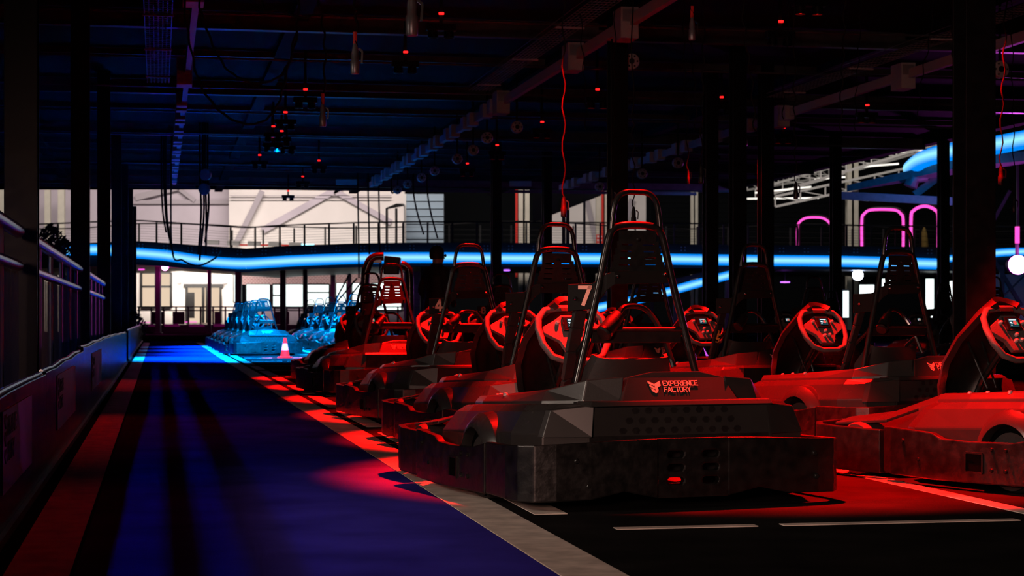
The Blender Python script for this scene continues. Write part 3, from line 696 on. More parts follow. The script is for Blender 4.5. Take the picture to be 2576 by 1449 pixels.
# ================================================================== cable trays, busbars
for i, t in enumerate((0.0, 4.62, 9.18)):
    e = empty('cable_tray', LW(t, 9, 4.1), RZ_LANE); tag(e, ['wire mesh cable tray above the lane, blue lit, leftmost', 'wire mesh cable tray in the middle of the ceiling', 'rightmost wire mesh cable tray, red lit'][i], 'cable tray', 'wire mesh cable trays')
    b = MB()
    for x, z in ((-.15,.06),(-.15,0),(-.10,0),(-.05,0),(0,0),(.05,0),(.10,0),(.15,0),(.15,.06)): b.bar((x,0,z),(x,17.4,z), .007, .007)
    b.obj('long_wires', M['galv'], e); b = MB()
    for k in range(116): b.bar((-.15,k*.15,-.006),(.15,k*.15,-.006), .006, .006)
    b.obj('cross_wires', M['galv'], e)
    b = MB()
    for k in range(6): b.tube([(-.09+.035*k, 0, .012), (-.09+.035*k, 17.4, .012)], .008, 5)
    b.obj('cables', M['cable'], e)
    for k in range(7): MB().bar((-.17,1+k*2.6,-.02),(.17,1+k*2.6,-.02), .03, .02).obj('hanger_bar', M['redbox'], e)
bus = [(.375, [(18,1),(24.3,1)]), (5.06, [(16,1),(19.4,1),(22,1),(26.8,1)]), (9.77, [(19,1),(22.9,1),(27.8,1)])]
for i, (t, boxes) in enumerate(bus):
    e = empty('busbar', LW(t, 9, 4.0), RZ_LANE); tag(e, ['grey power busbar with boxes above the lane, leftmost', 'grey power busbar with boxes in the middle of the ceiling', 'rightmost grey power busbar with boxes'][i], 'busbar', 'power busbars')
    MB().box(-.035,.035,0,35.2,-.06,.06).obj('rail', M['redbox'], e)
    for s, _ in boxes:
        bx = MB().box(-.14,.06, s-9-.18, s-9+.18, -.20,.14).obj('tap_box', M['redbox'], e, bevel=.006); MB().box(-.12,.04,s-9-.185,s-9-.18,-.02,.11).obj('lid', M['galv'], bx)
    for k in range(26):
        s = 27.5+k*.62-9
        if k % 3 != 2: MB().box(-.11,.045,s-.14,s+.14,-.11,.10).obj('tap_box', M['redbox'], e, bevel=.005)

# ================================================================== cable reels hanging in two rows
def reel(px, py, dia, lab, grp):
    hgt = 2.95; d = hgt*F/(HZ-py); c = P(px, py, d); e = empty('cable_reel', c, RZ_LANE); tag(e, lab, 'cable reel', grp); r = dia
    MB().lathe([(.0001,-.05),(r*.55,-.05),(r*.9,-.045),(r,-.03),(r,.03),(r*.9,.045),(r*.55,.05),(.0001,.05)], 20, 'y').obj('drum', M['redbox'], e, smooth=True)
    MB().lathe([(.0001,-.062),(r*.3,-.060),(r*.36,-.05),(r*.3,-.04)], 14, 'y').obj('hub', M['plastic'], e, smooth=True)
    b = MB()
    for k in range(6): a = k*math.pi/3; b.lathe([(.0001,-.052),(.012,-.052),(.012,-.046),(.0001,-.046)], 8, 'y', (math.cos(a)*r*.68, 0, math.sin(a)*r*.68))
    b.obj('bolt', M['plastic'], e)['kind'] = 'stuff'
    MB().bar((0,0,r*.8),(0,0,CEIL-c.z-.02), .03, .012).obj('bracket', M['steel_dark'], e)
row1 = [(1587,155),(1300,320),(1225,347),(1190,378),(1150,400),(1093,430),(1060,447),(1025,463),(1000,478)]
for i, (x, y) in enumerate(row1): reel(x, y, .095, '%s nearest round cable reel in the left row under the ceiling' % ORD[i], 'cable reels of the left row')
row2 = [(2515,175),(1865,360),(1705,410),(1615,437),(1562,455),(1508,470)]
for i, (x, y) in enumerate(row2): reel(x, y, .105, '%s nearest round cable reel in the right row under the ceiling' % ORD[i], 'cable reels of the right row')

# ================================================================== stage lamps under the ceiling
def stage_lamp(loc, lab, lit):
    e = empty('stage_lamp', loc, RZ_LANE); tag(e, lab, 'lamp', 'twin stage lamps under the ceiling')
    MB().box(-.17,.17,-.05,.05,-.05,.03).obj('housing', M['steel_dark'], e, bevel=.005)
    MB().bar((0,0,.03),(0,0,CEIL-loc.z-.02), .04, .02).obj('bracket', M['steel_dark'], e)
    for x in (-.09,.09):
        h = MB().lathe([(.055,-.02),(.06,-.10),(.05,-.10),(.045,-.02)], 14, 'z', (x,0,-.03)).obj('lamp_head', M['steel_dark'], e, smooth=True)
        if lit: MB().lathe([(.0001,-.085),(.047,-.085),(.047,-.075),(.0001,-.075)], 14, 'z', (x,0,-.03)).obj('lens', M['red_lens'], h)
    MB().lathe([(.0001,.0),(.03,.0),(.03,.02),(.0001,.02)], 10, 'z', (0,-.03,.13)).obj('signal_light', M['small_red'], e)
def row_lamp(px, py, lab, lit=True, h=3.14): d = h*F/(HZ-py); stage_lamp(P(px, py, d), lab, lit)
for i, (x, y) in enumerate(((768,250),(718,305),(685,364),(653,408))): row_lamp(x, y, '%s nearest twin lamp in the row right above the lane' % ORD[i], False)
for i, (x, y) in enumerate(((2035,4),(1502,250),(1363,328),(1250,384),(1175,428))): row_lamp(x, y, '%s nearest red twin lamp in the middle ceiling row' % ORD[i])
for i, (x, y) in enumerate(((2180,288),(1970,342),(1790,395))): row_lamp(x, y, '%s nearest red twin lamp in the right ceiling row' % ORD[i])
for i, (t, s, p, a) in enumerate(red_spots): stage_lamp(LW(t, s, 4.02), 'red twin lamp %s along the kart rows, over the parked karts' % ORD[i], False)
for i, (t, s, p) in enumerate(blue_spots): stage_lamp(LW(t, s, 4.02), 'twin lamp %s over the blue-lit karts' % ORD[i], False)
stage_lamp(LW(2.2, 33.4, 4.02), 'added twin lamp between the red-lit and blue-lit karts, for reddening the cone', False)
stage_lamp(LW(2.0, 32.6, 4.02), 'twin lamp aimed at the nearest blue-lit karts, before the cone', False)

# ================================================================== hanging charging cables
def twist(pts, amp, step=.09):
    out = []; a = 0; P_ = smooth_path(pts, 8)
    for i, p in enumerate(P_): a += 1.3; out.append(p+Vector((math.cos(a)*amp, math.sin(a)*amp*.6, 0)))
    return out
def plug_at(e, loc, k=1.0, rot=0.0, m='galv'):
    q = MB().lathe([(.0001,-.15),(.026,-.15),(.030,-.14),(.030,-.06),(.024,-.05),(.024,.0),(.018,.03),(.012,.06),(.0001,.06)], 12, 'z')
    q.v = [(x*k+loc.x, y*k+loc.y, z*k+loc.z) for x, y, z in q.v]; o = q.obj('plug', M['galv' if k > .9 else 'plastic'], e, smooth=True)
    q = MB().bar((.026,0,.02),(.05,0,.0), .012, .014).bar((.05,0,.0),(.045,0,-.08), .012, .014)
    q.v = [(x*k+loc.x, y*k+loc.y, z*k+loc.z) for x, y, z in q.v]; q.obj('plug_latch', M['tube_black'], o)
def hang(pts, d, lab, r=.010, plug=None, grp='charging cables under the ceiling', amp=.012, sleeve=None):
    W = [P(x, y, d) for x, y in pts]
    if W[0].z < CEIL-.06 and d < 56: W = [Vector((W[0].x, W[0].y, CEIL-.005))]+W
    e = empty('charging_cable', W[0]); tag(e, lab, 'cable', grp)
    rel = [p-W[0] for p in W]
    MB().tube(twist(rel, amp), r, 6).obj('cord', M['cable'], e, smooth=True)
    if plug: plug_at(e, rel[-1]-Vector((0,0,.03)), plug)
    if sleeve: MB().tube([rel[-1]+Vector((0,0,.12)), rel[-1]+Vector((0,0,.02))], .016, 8).obj('sleeve', M['sign_red'], e, smooth=True)
hang([(890,-40),(897,40),(893,120)], 14, 'cable ending in a long grey plug, nearer of two above the lane side', plug=1.15, sleeve=1)
hang([(800,-40),(812,60),(818,150),(812,268)], 17, 'cable ending in a blocky grey plug, lower of two above the lane side', plug=1.05, sleeve=1)
hang([(1030,-60),(1036,0)], 13, 'short cable with plug at the top edge, left of the middle tray', plug=1.5)
hang([(1742,-30),(1741,50)], 16, 'short cable with plug glowing red at the top right of the middle', plug=1.0, sleeve=1)
hang([(500,-30),(515,60),(560,160),(610,200),(660,208),(710,185),(742,110),(752,0)], 16, 'upper drooping cable loop above the lane', amp=.008)
hang([(462,-20),(478,110),(505,215),(560,285),(620,312),(670,300),(700,260),(722,180),(745,80)], 16, 'lower drooping cable loop above the lane', amp=.008)
hang([(655,-10),(700,25),(760,45),(790,38)], 15, 'short cable sagging at the very top above the lane', amp=.006)
vert = [(1418,0,500,0),(1460,0,330,14),(1548,0,480,-8),(1592,240,525,2),(1720,120,430,10),(1738,0,330,12),(1770,80,420,-6),(1868,0,330,30),(1985,0,300,-15),(1998,180,462,4),(2125,0,330,-10),(2165,20,330,-14),(2350,0,300,-40),(2395,40,330,10),(2530,0,420,-12),(2545,40,500,6)]
for i, (x, y0, y1, dx) in enumerate(vert):
    hang([(x,y0-20),(x+dx*.3,(y0*2+y1)/3),(x+dx*.8,(y0+2*y1)/3),(x+dx,y1)], 15+ (i*5 % 7), '%s twisted cable from the left hanging over the right half' % ORD[i], r=.006, plug=.8 if y1 > 400 else None, amp=.014)
# bundles behind the left columns
for i, (x, y0, y1, dx) in enumerate(((406,482,585,12),(412,482,640,24),(417,482,600,10))): hang([(x,y0-30),(x+dx*.3,(y0+y1)/2),(x+dx,y1)], 38, '%s thin cable of the bundle hanging before the lilac wall' % ORD[i], r=.02, amp=0)
for i, (x, y0, y1, dx) in enumerate(((503,430,640,-4),(510,420,655,-8),(516,425,640,2),(522,430,610,-6))): hang([(x,y0),(x+3,(y0+y1)/2),(x+dx,y1)], 36, '%s cable of the blue bundle hanging left of the white wall' % ORD[i], r=.022, amp=0)
e = empty('cable_reel', P(515,440,36)); tag(e, 'pair of blue-lit cable reels on top of the cable bundle', 'cable reel')
for dy in (0, .28): MB().lathe([(.0001,-.06),(.11,-.05),(.12,0),(.11,.05),(.0001,.06)], 14, 'y', (0.02-dy*.1,0,-dy)).obj('drum', M['galv'], e, smooth=True)
MB().bar((0,0,.1),(0,0,CEIL-P(515,440,36).z), .03, .03).obj('bracket', M['steel_dark'], e)
hang([(432,620),(460,655),(500,668),(540,650),(556,630)], 37, 'slack cable loop across the neon tube', r=.018, amp=0)
for i, (x, y1) in enumerate(((900,700),(926,640),(953,690),(1040,590),(1075,600),(985,480))): hang([(x,482),(x+ (10 if i > 2 else 2),(482+y1)/2),(x+(26 if i > 2 else 3),y1)], 48, '%s thin dark cable from the left before the bright white wall' % ORD[i], r=.022, amp=0)

# ================================================================== traffic cone
c = Vector(((717-1288)/F*35.3, 35.3, 0)); e = empty('traffic_cone', c); tag(e, 'small red traffic cone with white band on the lane edge', 'traffic cone')
MB().box(-.13,.13,-.13,.13,0,.022).obj('foot', M['cone_red'], e, bevel=.006)
def cz(z): return .095-.072*(z/.385)
MB().lathe([(cz(.02),.02),(cz(.15),.15)], 20).obj('lower_cone', M['cone_red'], e, smooth=True)
MB().lathe([(cz(.15),.15),(cz(.275),.275)], 20).obj('white_band', M['cone_white'], e, smooth=True)
MB().lathe([(cz(.275),.275),(cz(.385),.385)], 20).obj('tip', M['cone_red'], e, smooth=True)

# ================================================================== standing person
def person():
    d = 26.0; e = empty('person', Vector(((1098-1288)/F*d, d, 0)), math.radians(-50))
    tag(e, 'person standing between the kart rows in black jacket, jeans and glasses', 'person')
    J = {'pel':(0,0,.94,.15),'sp':(0,.0,1.10,.155),'ch':(0,.01,1.32,.175),'nk':(0,.0,1.49,.07),'hd':(0,.03,1.60,.085),'top':(0,.02,1.71,.085)}
    names = []; vs = []; rs = []; ed = []
    def v(n, p, r, frm=None):
        names.append(n); vs.append(p); rs.append(r)
        if frm: ed.append((names.index(frm), len(vs)-1))
    v('pel',(0,0,.94),.15); v('sp',(0,0,1.12),.15,'pel'); v('ch',(0,.01,1.34),.17,'sp'); v('nk',(0,.0,1.50),.065,'ch'); v('hd',(0,.03,1.58),.085,'nk'); v('hd2',(0,.035,1.655),.098,'hd'); v('top',(0,.02,1.73),.075,'hd2')
    for s, n in ((-1,'l'),(1,'r')):
        v('sh'+n,(s*.19,.0,1.42),.085,'ch'); v('el'+n,(s*.30,-.05,1.14),.065,'sh'+n); v('wr'+n,(s*.24,.12,.98),.045,'el'+n); v('ha'+n,(s*.19,.17,.93),.045,'wr'+n)
        v('hi'+n,(s*.10,0,.88),.11,'pel'); v('kn'+n,(s*.12,.02,.50),.075,'hi'+n); v('an'+n,(s*.13,-.01,.09),.052,'kn'+n); v('to'+n,(s*.15,.15,.04),.045,'an'+n)
    me = bpy.data.meshes.new('body'); me.from_pydata(vs, ed, []); o = bpy.data.objects.new('body', me); COL.objects.link(o)
    sk = o.modifiers.new('skin', 'SKIN'); 
    for i, r in enumerate(rs): me.skin_vertices[0].data[i].radius = (r, r*(.78 if names[i] in ('ch','sp','pel') else 1))
    me.skin_vertices[0].data[0].use_root = True
    ss = o.modifiers.new('sub', 'SUBSURF'); ss.levels = ss.render_levels = 2
    bpy.context.view_layer.update(); dg = bpy.context.evaluated_depsgraph_get(); m2 = bpy.data.meshes.new_from_object(o.evaluated_get(dg))
    bpy.data.objects.remove(o)
    for n in ('skin','jacket','jeans','rubber'): m2.materials.append(M[n])
    for p in m2.polygons:
        z = p.center.z; p.use_smooth = True
        p.material_index = 3 if z < .10 else (2 if z < .86 and abs(p.center.x) < .2 else (1 if z < 1.50 else 0))
        if .80 < z < .97 and abs(p.center.x) > .15 and p.center.y > .13: p.material_index = 0
    m2.name = 'body'; link(bpy.data.objects.new('body', m2), e)
    # jacket shell, collar, hair, glasses, face
    MB().loft([[(math.cos(a)*rx, math.sin(a)*ry+.005, z) for a in [2*math.pi*k/18 for k in range(18)]] for rx, ry, z in ((.20,.165,.82),(.205,.16,.95),(.20,.15,1.10),(.225,.165,1.30),(.20,.13,1.44),(.09,.085,1.515),(.085,.08,1.54))]).obj('jacket', M['jacket'], e, smooth=True)
    MB().lathe([(.0001,1.80),(.05,1.79),(.09,1.755),(.107,1.70),(.108,1.64),(.09,1.60)], 16, 'z', (0,.005,0)).obj('hair', M['hair'], e, smooth=True)
    b = MB(); 
    for s in (-1, 1): b.lathe([(.018,-.002),(.024,-.002),(.024,.004),(.018,.004)], 12, 'y', (s*.032,.135,1.655))
    b.bar((-.012,.137,1.66),(.012,.137,1.66), .004, .004); b.bar((-.055,.13,1.66),(-.09,.03,1.66), .004, .004); b.bar((.055,.13,1.66),(.09,.03,1.66), .004, .004)
    b.obj('glasses', M['silver'], e)
    MB().loft([[(-.016,.118,1.61),(.016,.118,1.61),(.010,.15,1.612),(-.010,.15,1.612)],[(-.008,.115,1.66),(.008,.115,1.66),(.004,.125,1.66),(-.004,.125,1.66)]]).obj('nose', M['skin'], e, smooth=True)
person()

# ================================================================== tall equipment behind the fourth kart
e = empty('timing_gantry', Vector(((975-1288)/F*23.2, 23.2, 0))); tag(e, 'black curved gantry with glossy box standing behind the fourth kart', 'gantry')
def gx(px): return (px-975)/F*23.2
def gz(py): return CH+(HZ-py)/F*23.2
MB().tube(smooth_path([(gx(918),0,0),(gx(918),0,gz(720)),(gx(925),0,gz(668)),(gx(940),0,gz(648)),(gx(965),0,gz(645))], 6), .055, 10).obj('curved_post', M['tube_black'], e, smooth=True)
MB().loft([[(gx(966),-.12,gz(690)),(gx(1003),-.12,gz(690)),(gx(1003),.12,gz(690)),(gx(966),.12,gz(690))],[(gx(968),-.12,gz(644)),(gx(1008),-.12,gz(648)),(gx(1008),.12,gz(648)),(gx(968),.12,gz(644))]]).obj('glossy_box', M['barrier'], e, bevel=.012)
MB().tube(smooth_path([(gx(1008),.1,gz(665)),(gx(1022),.1,gz(672)),(gx(1030),.1,gz(710)),(gx(1030),.1,0)], 6), .05, 10).obj('rear_post', M['tube_black'], e, smooth=True)
MB().box(gx(940),gx(960),-.03,.03,gz(662),gz(648)).obj('small_panel', M['galv'], e, bevel=.004)

# ================================================================== dark shrubs on the left
def shrub(px, py, d, w, h, lab):
    c = P(px, py, d); e = empty('shrub', c); tag(e, lab, 'shrub', 'dark shrubs on the left'); b = MB()
    for k in range(420):
        a = random.uniform(0, 2*math.pi); q = random.random()**.5; zz = random.uniform(0, 1); r = w*q*math.sin(math.pi*min(1, .25+zz*.75))
        p = Vector((math.cos(a)*r, math.sin(a)*r*.7, zz*h)); s_ = w*.16
        n = Vector((random.uniform(-1,1), random.uniform(-1,1), random.uniform(-.3,1))).normalized(); x = n.orthogonal().normalized()*s_; y = n.cross(x).normalized()*s_*.6
        b.add([p-x, p-y*.6, p+x, p+y*.6+n*s_*.2], [(0,1,2,3)])
    b.obj('foliage', M['leaf'], e, fix=False)
    MB().tube([(0,0,-c.z),(0,0,h*.6)], .04, 6).obj('stem', M['leaf'], e)
shrub(125, 650, 30, .34, .56, 'dark leafy shrub behind the net fence, between the first two columns')
shrub(160, 655, 33, .30, .40, 'lower dark shrub right of the one behind the net fence')
shrub(335, 850, 52, .42, .80, 'dark shrub at the far end of the pit barrier')

# ================================================================== elevated track deck with neon tube
DD = 86.0
tube_l = [(160,632),(250,628),(340,636),(420,643),(500,655),(560,661),(620,663),(690,659),(760,655),(900,650),(1050,648),(1300,650),(1600,651),(1900,655),(2100,657),(2355,664)]
W = smooth_path([P(x, y, DD) for x, y in tube_l], 5)
e = empty('neon_tube', W[0]); tag(e, 'long wavy blue neon tube under the edge of the raised track', 'neon tube', 'blue neon tubes of the raised track')
n_seg = 15; per = len(W)//n_seg
for k in range(n_seg):
    a = k*per; b_ = (k+1)*per if k < n_seg-1 else len(W)-1
    if a >= len(W)-1: break
    MB().tube([p-W[0] for p in W[a:b_+1]], .255, 16).obj('tube_section', M['neon_blue'], e, smooth=True)
    MB().tube([W[b_]-W[0]-(W[b_]-W[b_-1]).normalized()*.05, W[b_]-W[0]+(W[b_]-W[b_-1]).normalized()*.05 if b_ < len(W)-1 else W[b_]-W[0]], .262, 16).obj('joint_ring', M['neon_side_far'] if False else M['galv'], e, smooth=True) if False else None
# deck body behind and above the tube
e = empty('track_deck', P(1260, 660, DD+1)); tag(e, 'raised dark track deck with railing crossing the whole background', 'raised track'); o0 = e.location.copy()
deck_top = [(-60,618),(100,616),(340,606),(420,611),(500,617),(560,621),(620,625),(690,620),(760,617),(900,612),(1050,610),(1300,611),(1600,613),(1900,616),(2400,622),(2720,622)]
def yt(x):
    for (a, ya), (b, yb) in zip(deck_top[:-1], deck_top[1:]):
        if a <= x <= b: return ya+(yb-ya)*(x-a)/(b-a)
    return deck_top[-1][1]
loops = []
for x, y in deck_top:
    A = P(x, y, DD+.25)-o0; B = P(x, y+60, DD+.25)-o0
    loops.append([A, B, B+Vector((0,12,0)), A+Vector((0,12,0))])
MB().loft(loops).obj('fascia', M['deck_dark'], e)
b = MB()
for k in range(34):
    x = 350+k*62
    if x > 2350: break
    for i in (0, 9):
        for j in (0, 8): p = P(x+i, yt(x)+8+j, DD+.23)-o0; b.box(p.x-.03, p.x+.03, p.y-.04, p.y, p.z-.03, p.z+.03)
b.obj('bolt_heads', M['galv'], e)['kind'] = 'stuff'
# railing on the deck
for dep, dy, nm in ((DD+.6, 0, 'front'), (DD+11.5, 6, 'rear')):
    rt = MB().tube([P(x, yt(x)-52+dy+ (8*math.sin(x/120) if nm == 'rear' else 0), dep)-o0 for x in range(-60, 2700, 30)], .035, 6).obj('top_rail', M['frame_black'], e, smooth=True)
    for q in (1, 2, 3):
        MB().tube([P(x, yt(x)-52+dy+q*13, dep)-o0 for x in range(-60, 2700, 60)], .008, 4).obj('rail_wire', M['frame_black'], e)
    for x in list(range(-40, 2400, 62 if nm == 'front' else 78)):
        MB().bar(P(x, yt(x)+2, dep)-o0, P(x, yt(x)-50+dy, dep)-o0, .09, .05).obj('rail_post', M['frame_black'], e)
b = MB()                                           # pale kerb blocks on the deck
for k in range(5): q = P(520+k*52, 609+k*1.5, DD+6)-o0; b.bar(q, q+Vector((.62,0,-.02)), .3, .22)
b.obj('kerb_block', M['white_steel'], e)
MB().bar(P(600,616,DD+8)-o0, P(1040,619,DD+8)-o0, .1, .08).obj('red_edge', M['sign_red'], e)
o = MB().bar(P(740,617,DD+6), P(790,617,DD+6), .1, .14).obj('deck_light', M['small_cyan']); tag(o, 'small cyan light strip on the raised track', 'light')
# deck columns below
for i, (x, wp, y1) in enumerate(((398,13,818),(527,9,815),(600,16,820),(712,14,815),(768,11,815),(1062,10,800),(1640,8,800))):
    p = Vector(((x-1288)/F*(DD+2), DD+2, 0)); wd = wp/F*(DD+2)
    o = MB().box(-wd/2,wd/2,-wd/2,wd/2,0,P(x,660,DD+2).z).box(-wd*.8,wd*.8,-wd*.6,wd*.6,0,.08).obj('deck_column', M['frame_black'], None, bevel=.02); o.location = p
    tag(o, '%s dark column from the left carrying the raised track' % ORD[i], 'column', 'columns of the raised track')

# ================================================================== white walls of the tall hall
def wall(name, x0, y0, x1, y1, d, m, th=.3):
    a = P(x0, y0, d); b = P(x1, y1, d); o = MB().box(a.x, b.x, d, d+th, min(a.z,b.z), max(a.z,b.z)).obj(name, M[m]); return structure(o)
wall('wall_back_lilac', -200, 300, 576, 640, 108, 'lilac_wall')
wall('wall_back_white', 576, 300, 1018, 640, 106, 'white_wall')
wall('wall_back_dark', 1018, 200, 3400, 830, 118, 'dark_wall')
wall('wall_left_far', -1500, 300, -200, 830, 108, 'dark_wall')
wall('wall_gable_white', 1383, 470, 1625, 612, 112, 'white_wall')
TN2 = [60]
def trim3(b, m): TN2[0] += 1; o = b.obj('trim_%d' % TN2[0], M[m]); return structure(o)
def diag(x0, y0, x1, y1, d, w, m='brace'): b = MB().bar(P(x0,y0,d), P(x1,y1,d), .06, w/F*d, up=(0,0,1)); return trim3(b, m)  # bars in shade tone; the slanted ones stand in for shadow strips
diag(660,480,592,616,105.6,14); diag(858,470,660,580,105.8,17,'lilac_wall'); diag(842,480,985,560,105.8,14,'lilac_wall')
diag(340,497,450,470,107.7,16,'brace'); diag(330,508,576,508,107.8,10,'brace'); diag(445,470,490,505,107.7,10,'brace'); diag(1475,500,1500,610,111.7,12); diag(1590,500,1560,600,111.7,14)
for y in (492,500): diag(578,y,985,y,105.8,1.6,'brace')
for x, w_ in ((120,14),(155,16),(8,16)):
    p = P(x, 640, 104); wd = w_/F*104; o = MB().box(-wd/2,wd/2,-wd/2,wd/2,0,9).obj('hall_column', M['cream_steel'], None, bevel=.02); o.location = (p.x, p.y, 0)
    tag(o, {120:'left one of two cream columns between the first two black columns', 155:'right one of two cream columns between the first two black columns', 8:'cream column at the left picture edge'}[x], 'column', 'cream hall columns')
for x, w_, lab in ((1318,28,'dim cream column with red pipe right of the person'), (1517,36,'bright cream column with red sign beside the hoop of number 7'), (1746,18,'cream column left of the pair of black columns'), (1912,9,'thin cream column strip at the violet edged column'), (2143,28,'bright cream column between the pink neon arches')):
    p = P(x, 640, 100); wd = w_/F*100; e = empty('hall_column', (p.x, p.y, 0)); tag(e, lab, 'column', 'cream hall columns'); hgt = P(x, 380, 100).z
    t = wd*.18; MB().box(-wd/2,wd/2,-wd/2,-wd/2+t,0,hgt).box(-wd/2,wd/2,wd/2-t,wd/2,0,hgt).box(-t/2,t/2,-wd/2,wd/2,0,hgt).obj('shaft', M['cream_steel'], e)
    if x == 1517: MB().tube([(-.05,-wd/2-.12,0),(-.05,-wd/2-.12,hgt)], .07, 8).obj('red_pipe', M['sign_red'], e, smooth=True)
    if x == 1318: MB().tube([(-wd/2-.1,-wd/2-.12,3),(-wd/2-.1,-wd/2-.12,hgt-2)], .07, 8).obj('red_pipe', M['sign_red'], e, smooth=True)
a = P(1500,590,99.4); e = empty('safety_sign', a); tag(e, 'red safety sign with white symbols on the cream column', 'sign')
b_ = P(1516,620,99.4)-a; MB().box(0,b_.x,-.04,.0,b_.z,0).obj('board', M['sign_red'], e)
b = MB()
for j in range(3): b.box(.05,.14,-.05,-.04,-.16-j*.2,-.06-j*.2).box(.21,.30,-.05,-.04,-.15-j*.2,-.08-j*.2)
b.obj('symbols', M['sign_white'], e)
# pale corrugated annex
e = empty('annex', P(1066, 700, 96)); tag(e, 'pale blue annex with horizontal siding boards behind the person', 'building'); o0 = e.location.copy()
for k in range(17):
    y = 488+k*19; A = P(1020,y,96)-o0; B = P(1116,y+18,96)-o0; MB().box(A.x,B.x,0,.5-.0,B.z,A.z).box(A.x,B.x,-.05,0,B.z,B.z+.06).obj('siding_board', M['siding'], e)
MB().box((P(1016,488,96)-o0).x,(P(1022,488,96)-o0).x,-.1,.5,(P(1016,800,96)-o0).z,(P(1016,488,96)-o0).z).obj('corner_trim', M['white_steel'], e)
e = empty('canopy', P(995, 560, 94)); tag(e, 'dark porch canopy on posts left of the pale annex', 'canopy'); o0 = e.location.copy()
MB().loft([[P(971,527,94)-o0, P(1018,518,94)-o0, P(1018,518,97)-o0, P(971,527,97)-o0],[P(971,523,94)-o0, P(997,512,94)-o0, P(1018,512,97)-o0, P(971,523,97)-o0]]).obj('roof', M['frame_black'], e)
for x in (973, 997): MB().bar(P(x,614,94)-o0, P(x,524,94)-o0, .12, .12).obj('post', M['frame_black'], e)

# ================================================================== lobby front at the far end
FD = 102.0
structure(wall('wall_lobby_white', 330, 676, 600, 838, FD, 'white_wall'))
wall('wall_lobby_right', 600, 660, 1018, 716, FD, 'brick')
wall('wall_lobby_base', 600, 770, 1018, 838, FD, 'fence_mag')
light('AREA', 'lobby_wall_fill', P(470, 690, 99.2), (1,.9,.8), 260, P(470, 760, FD), size=6, size_y=.5, shape='RECTANGLE')  # area light added to brighten the dim lobby wall
# windows of the lobby
def window(n, x0, y0, x1, y1, m, bars=(), hbars=(), name=None, d=FD, fr=.12):
    e = empty('window_%d' % n, P((x0+x1)/2, y1, d)); e['kind'] = 'structure'; o0 = e.location.copy(); A = P(x0,y0,d)-o0; B = P(x1,y1,d)-o0
    MB().box(A.x,B.x,-.03,-.01,B.z,A.z).obj('window_pane', M[m], e)
    b = MB(); b.bar((A.x,-.08,A.z),(B.x,-.08,A.z), fr, fr); b.bar((A.x,-.08,B.z),(B.x,-.08,B.z), fr, fr); b.bar((A.x,-.08,A.z),(A.x,-.08,B.z), fr, fr); b.bar((B.x,-.08,A.z),(B.x,-.08,B.z), fr, fr)
    for x in bars: q = P(x,y0,d)-o0; b.bar((q.x,-.08,A.z),(q.x,-.08,B.z), fr, fr)
    for y in hbars: q = P(x0,y,d)-o0; b.bar((A.x,-.08,q.z),(B.x,-.08,q.z), fr, fr)
    b.obj('window_frame', M['frame_black'], e); return e
window(1, 356, 686, 393, 773, 'window_beige', (), (721,)); window(2, 401, 686, 431, 773, 'window_beige', (), (721,))
window(3, 620, 715, 680, 772, 'window_bright', (), (), fr=.05); window(4, 686, 715, 706, 772, 'window_bright', (), (743,), fr=.08); window(5, 718, 715, 763, 772, 'window_bright', (), (), fr=.05)
window(6, 773, 715, 829, 772, 'window_bright', (), (736,), fr=.08); window(7, 846, 712, 872, 780, 'window_bright', (), (), fr=.05); window(8, 886, 712, 930, 780, 'window_bright', (), (), fr=.05); window(9, 936, 712, 1010, 780, 'window_bright', (968,), (), fr=.06)
window(10, 588, 690, 598, 760, 'window_bright', (), (), fr=.05)
# entrance
e = empty('door_1', P(512, 812, FD)); e['kind'] = 'structure'; o0 = e.location.copy()
A = P(470,724,FD)-o0; B = P(556,812,FD)-o0
MB().box(A.x,B.x,-.05,-.02,B.z,A.z).obj('door_glass', M['window_beige'], e)
b = MB(); b.box(A.x-.15,B.x+.15,-.2,-.05,A.z,A.z+.22)
for x in (470,512,522,556): q = P(x,724,FD)-o0; b.box(q.x-.07,q.x+.07,-.14,-.05,B.z,A.z)
b.obj('door_frame', M['frame_black'], e)
q0 = P(471,736,FD)-o0; q1 = P(490,800,FD)-o0; MB().box(q0.x,q1.x,-.12,-.051,q1.z,q0.z).obj('dark_stand', M['frame_black'], e)
for i, x in enumerate((451, 567)):
    e = empty('wall_lamp', P(x, 711, FD-.1)); tag(e, ['left', 'right'][i]+' up-and-down wall lamp beside the lobby entrance', 'wall lamp', 'wall lamps of the lobby')
    MB().box(-.09,.09,-.09,.09,-.06,.06).obj('case', M['galv'], e, bevel=.01)
    for s in (-1, 1): light('SPOT', 'wall_lamp_light', P(x, 711+s*4, FD-.35), (1,.84,.62), 60, P(x, 711+s*90, FD-.05), spot_size=math.radians(100), spot_blend=.25, shadow_soft_size=.03)
# lamps on the deck underside
def lamp(px, py, d, r, m, lab, bracket=.4):
    e = empty('spot_lamp', P(px, py, d)); tag(e, lab, 'lamp')
    MB().lathe([(.0001,-r*.5),(r*.7,-r*.35),(r,0),(r*.7,r*.35),(.0001,r*.5)], 14, 'y').obj('lens', M[m], e, smooth=True)
    MB().lathe([(r*1.05,.0),(r*1.1,r*.9),(r*.6,r*1.2),(.0001,r*1.2)], 14, 'y').obj('housing', M['frame_black'], e, smooth=True)
    MB().bar((0,r*.6,r*.8),(0,r*.6,r+bracket), .06, .04).obj('bracket', M['frame_black'], e)
lamp(415, 672, 86.9, .16, 'magenta_core', 'bright magenta lamp hanging under the raised track at left')
lamp(2561, 666, 50, .26, 'violet_core', 'dazzling violet-white lamp at the right picture edge')
lamp(2158, 692, 88, .26, 'white_blue_core', 'bluish white lamp under the raised track at right')
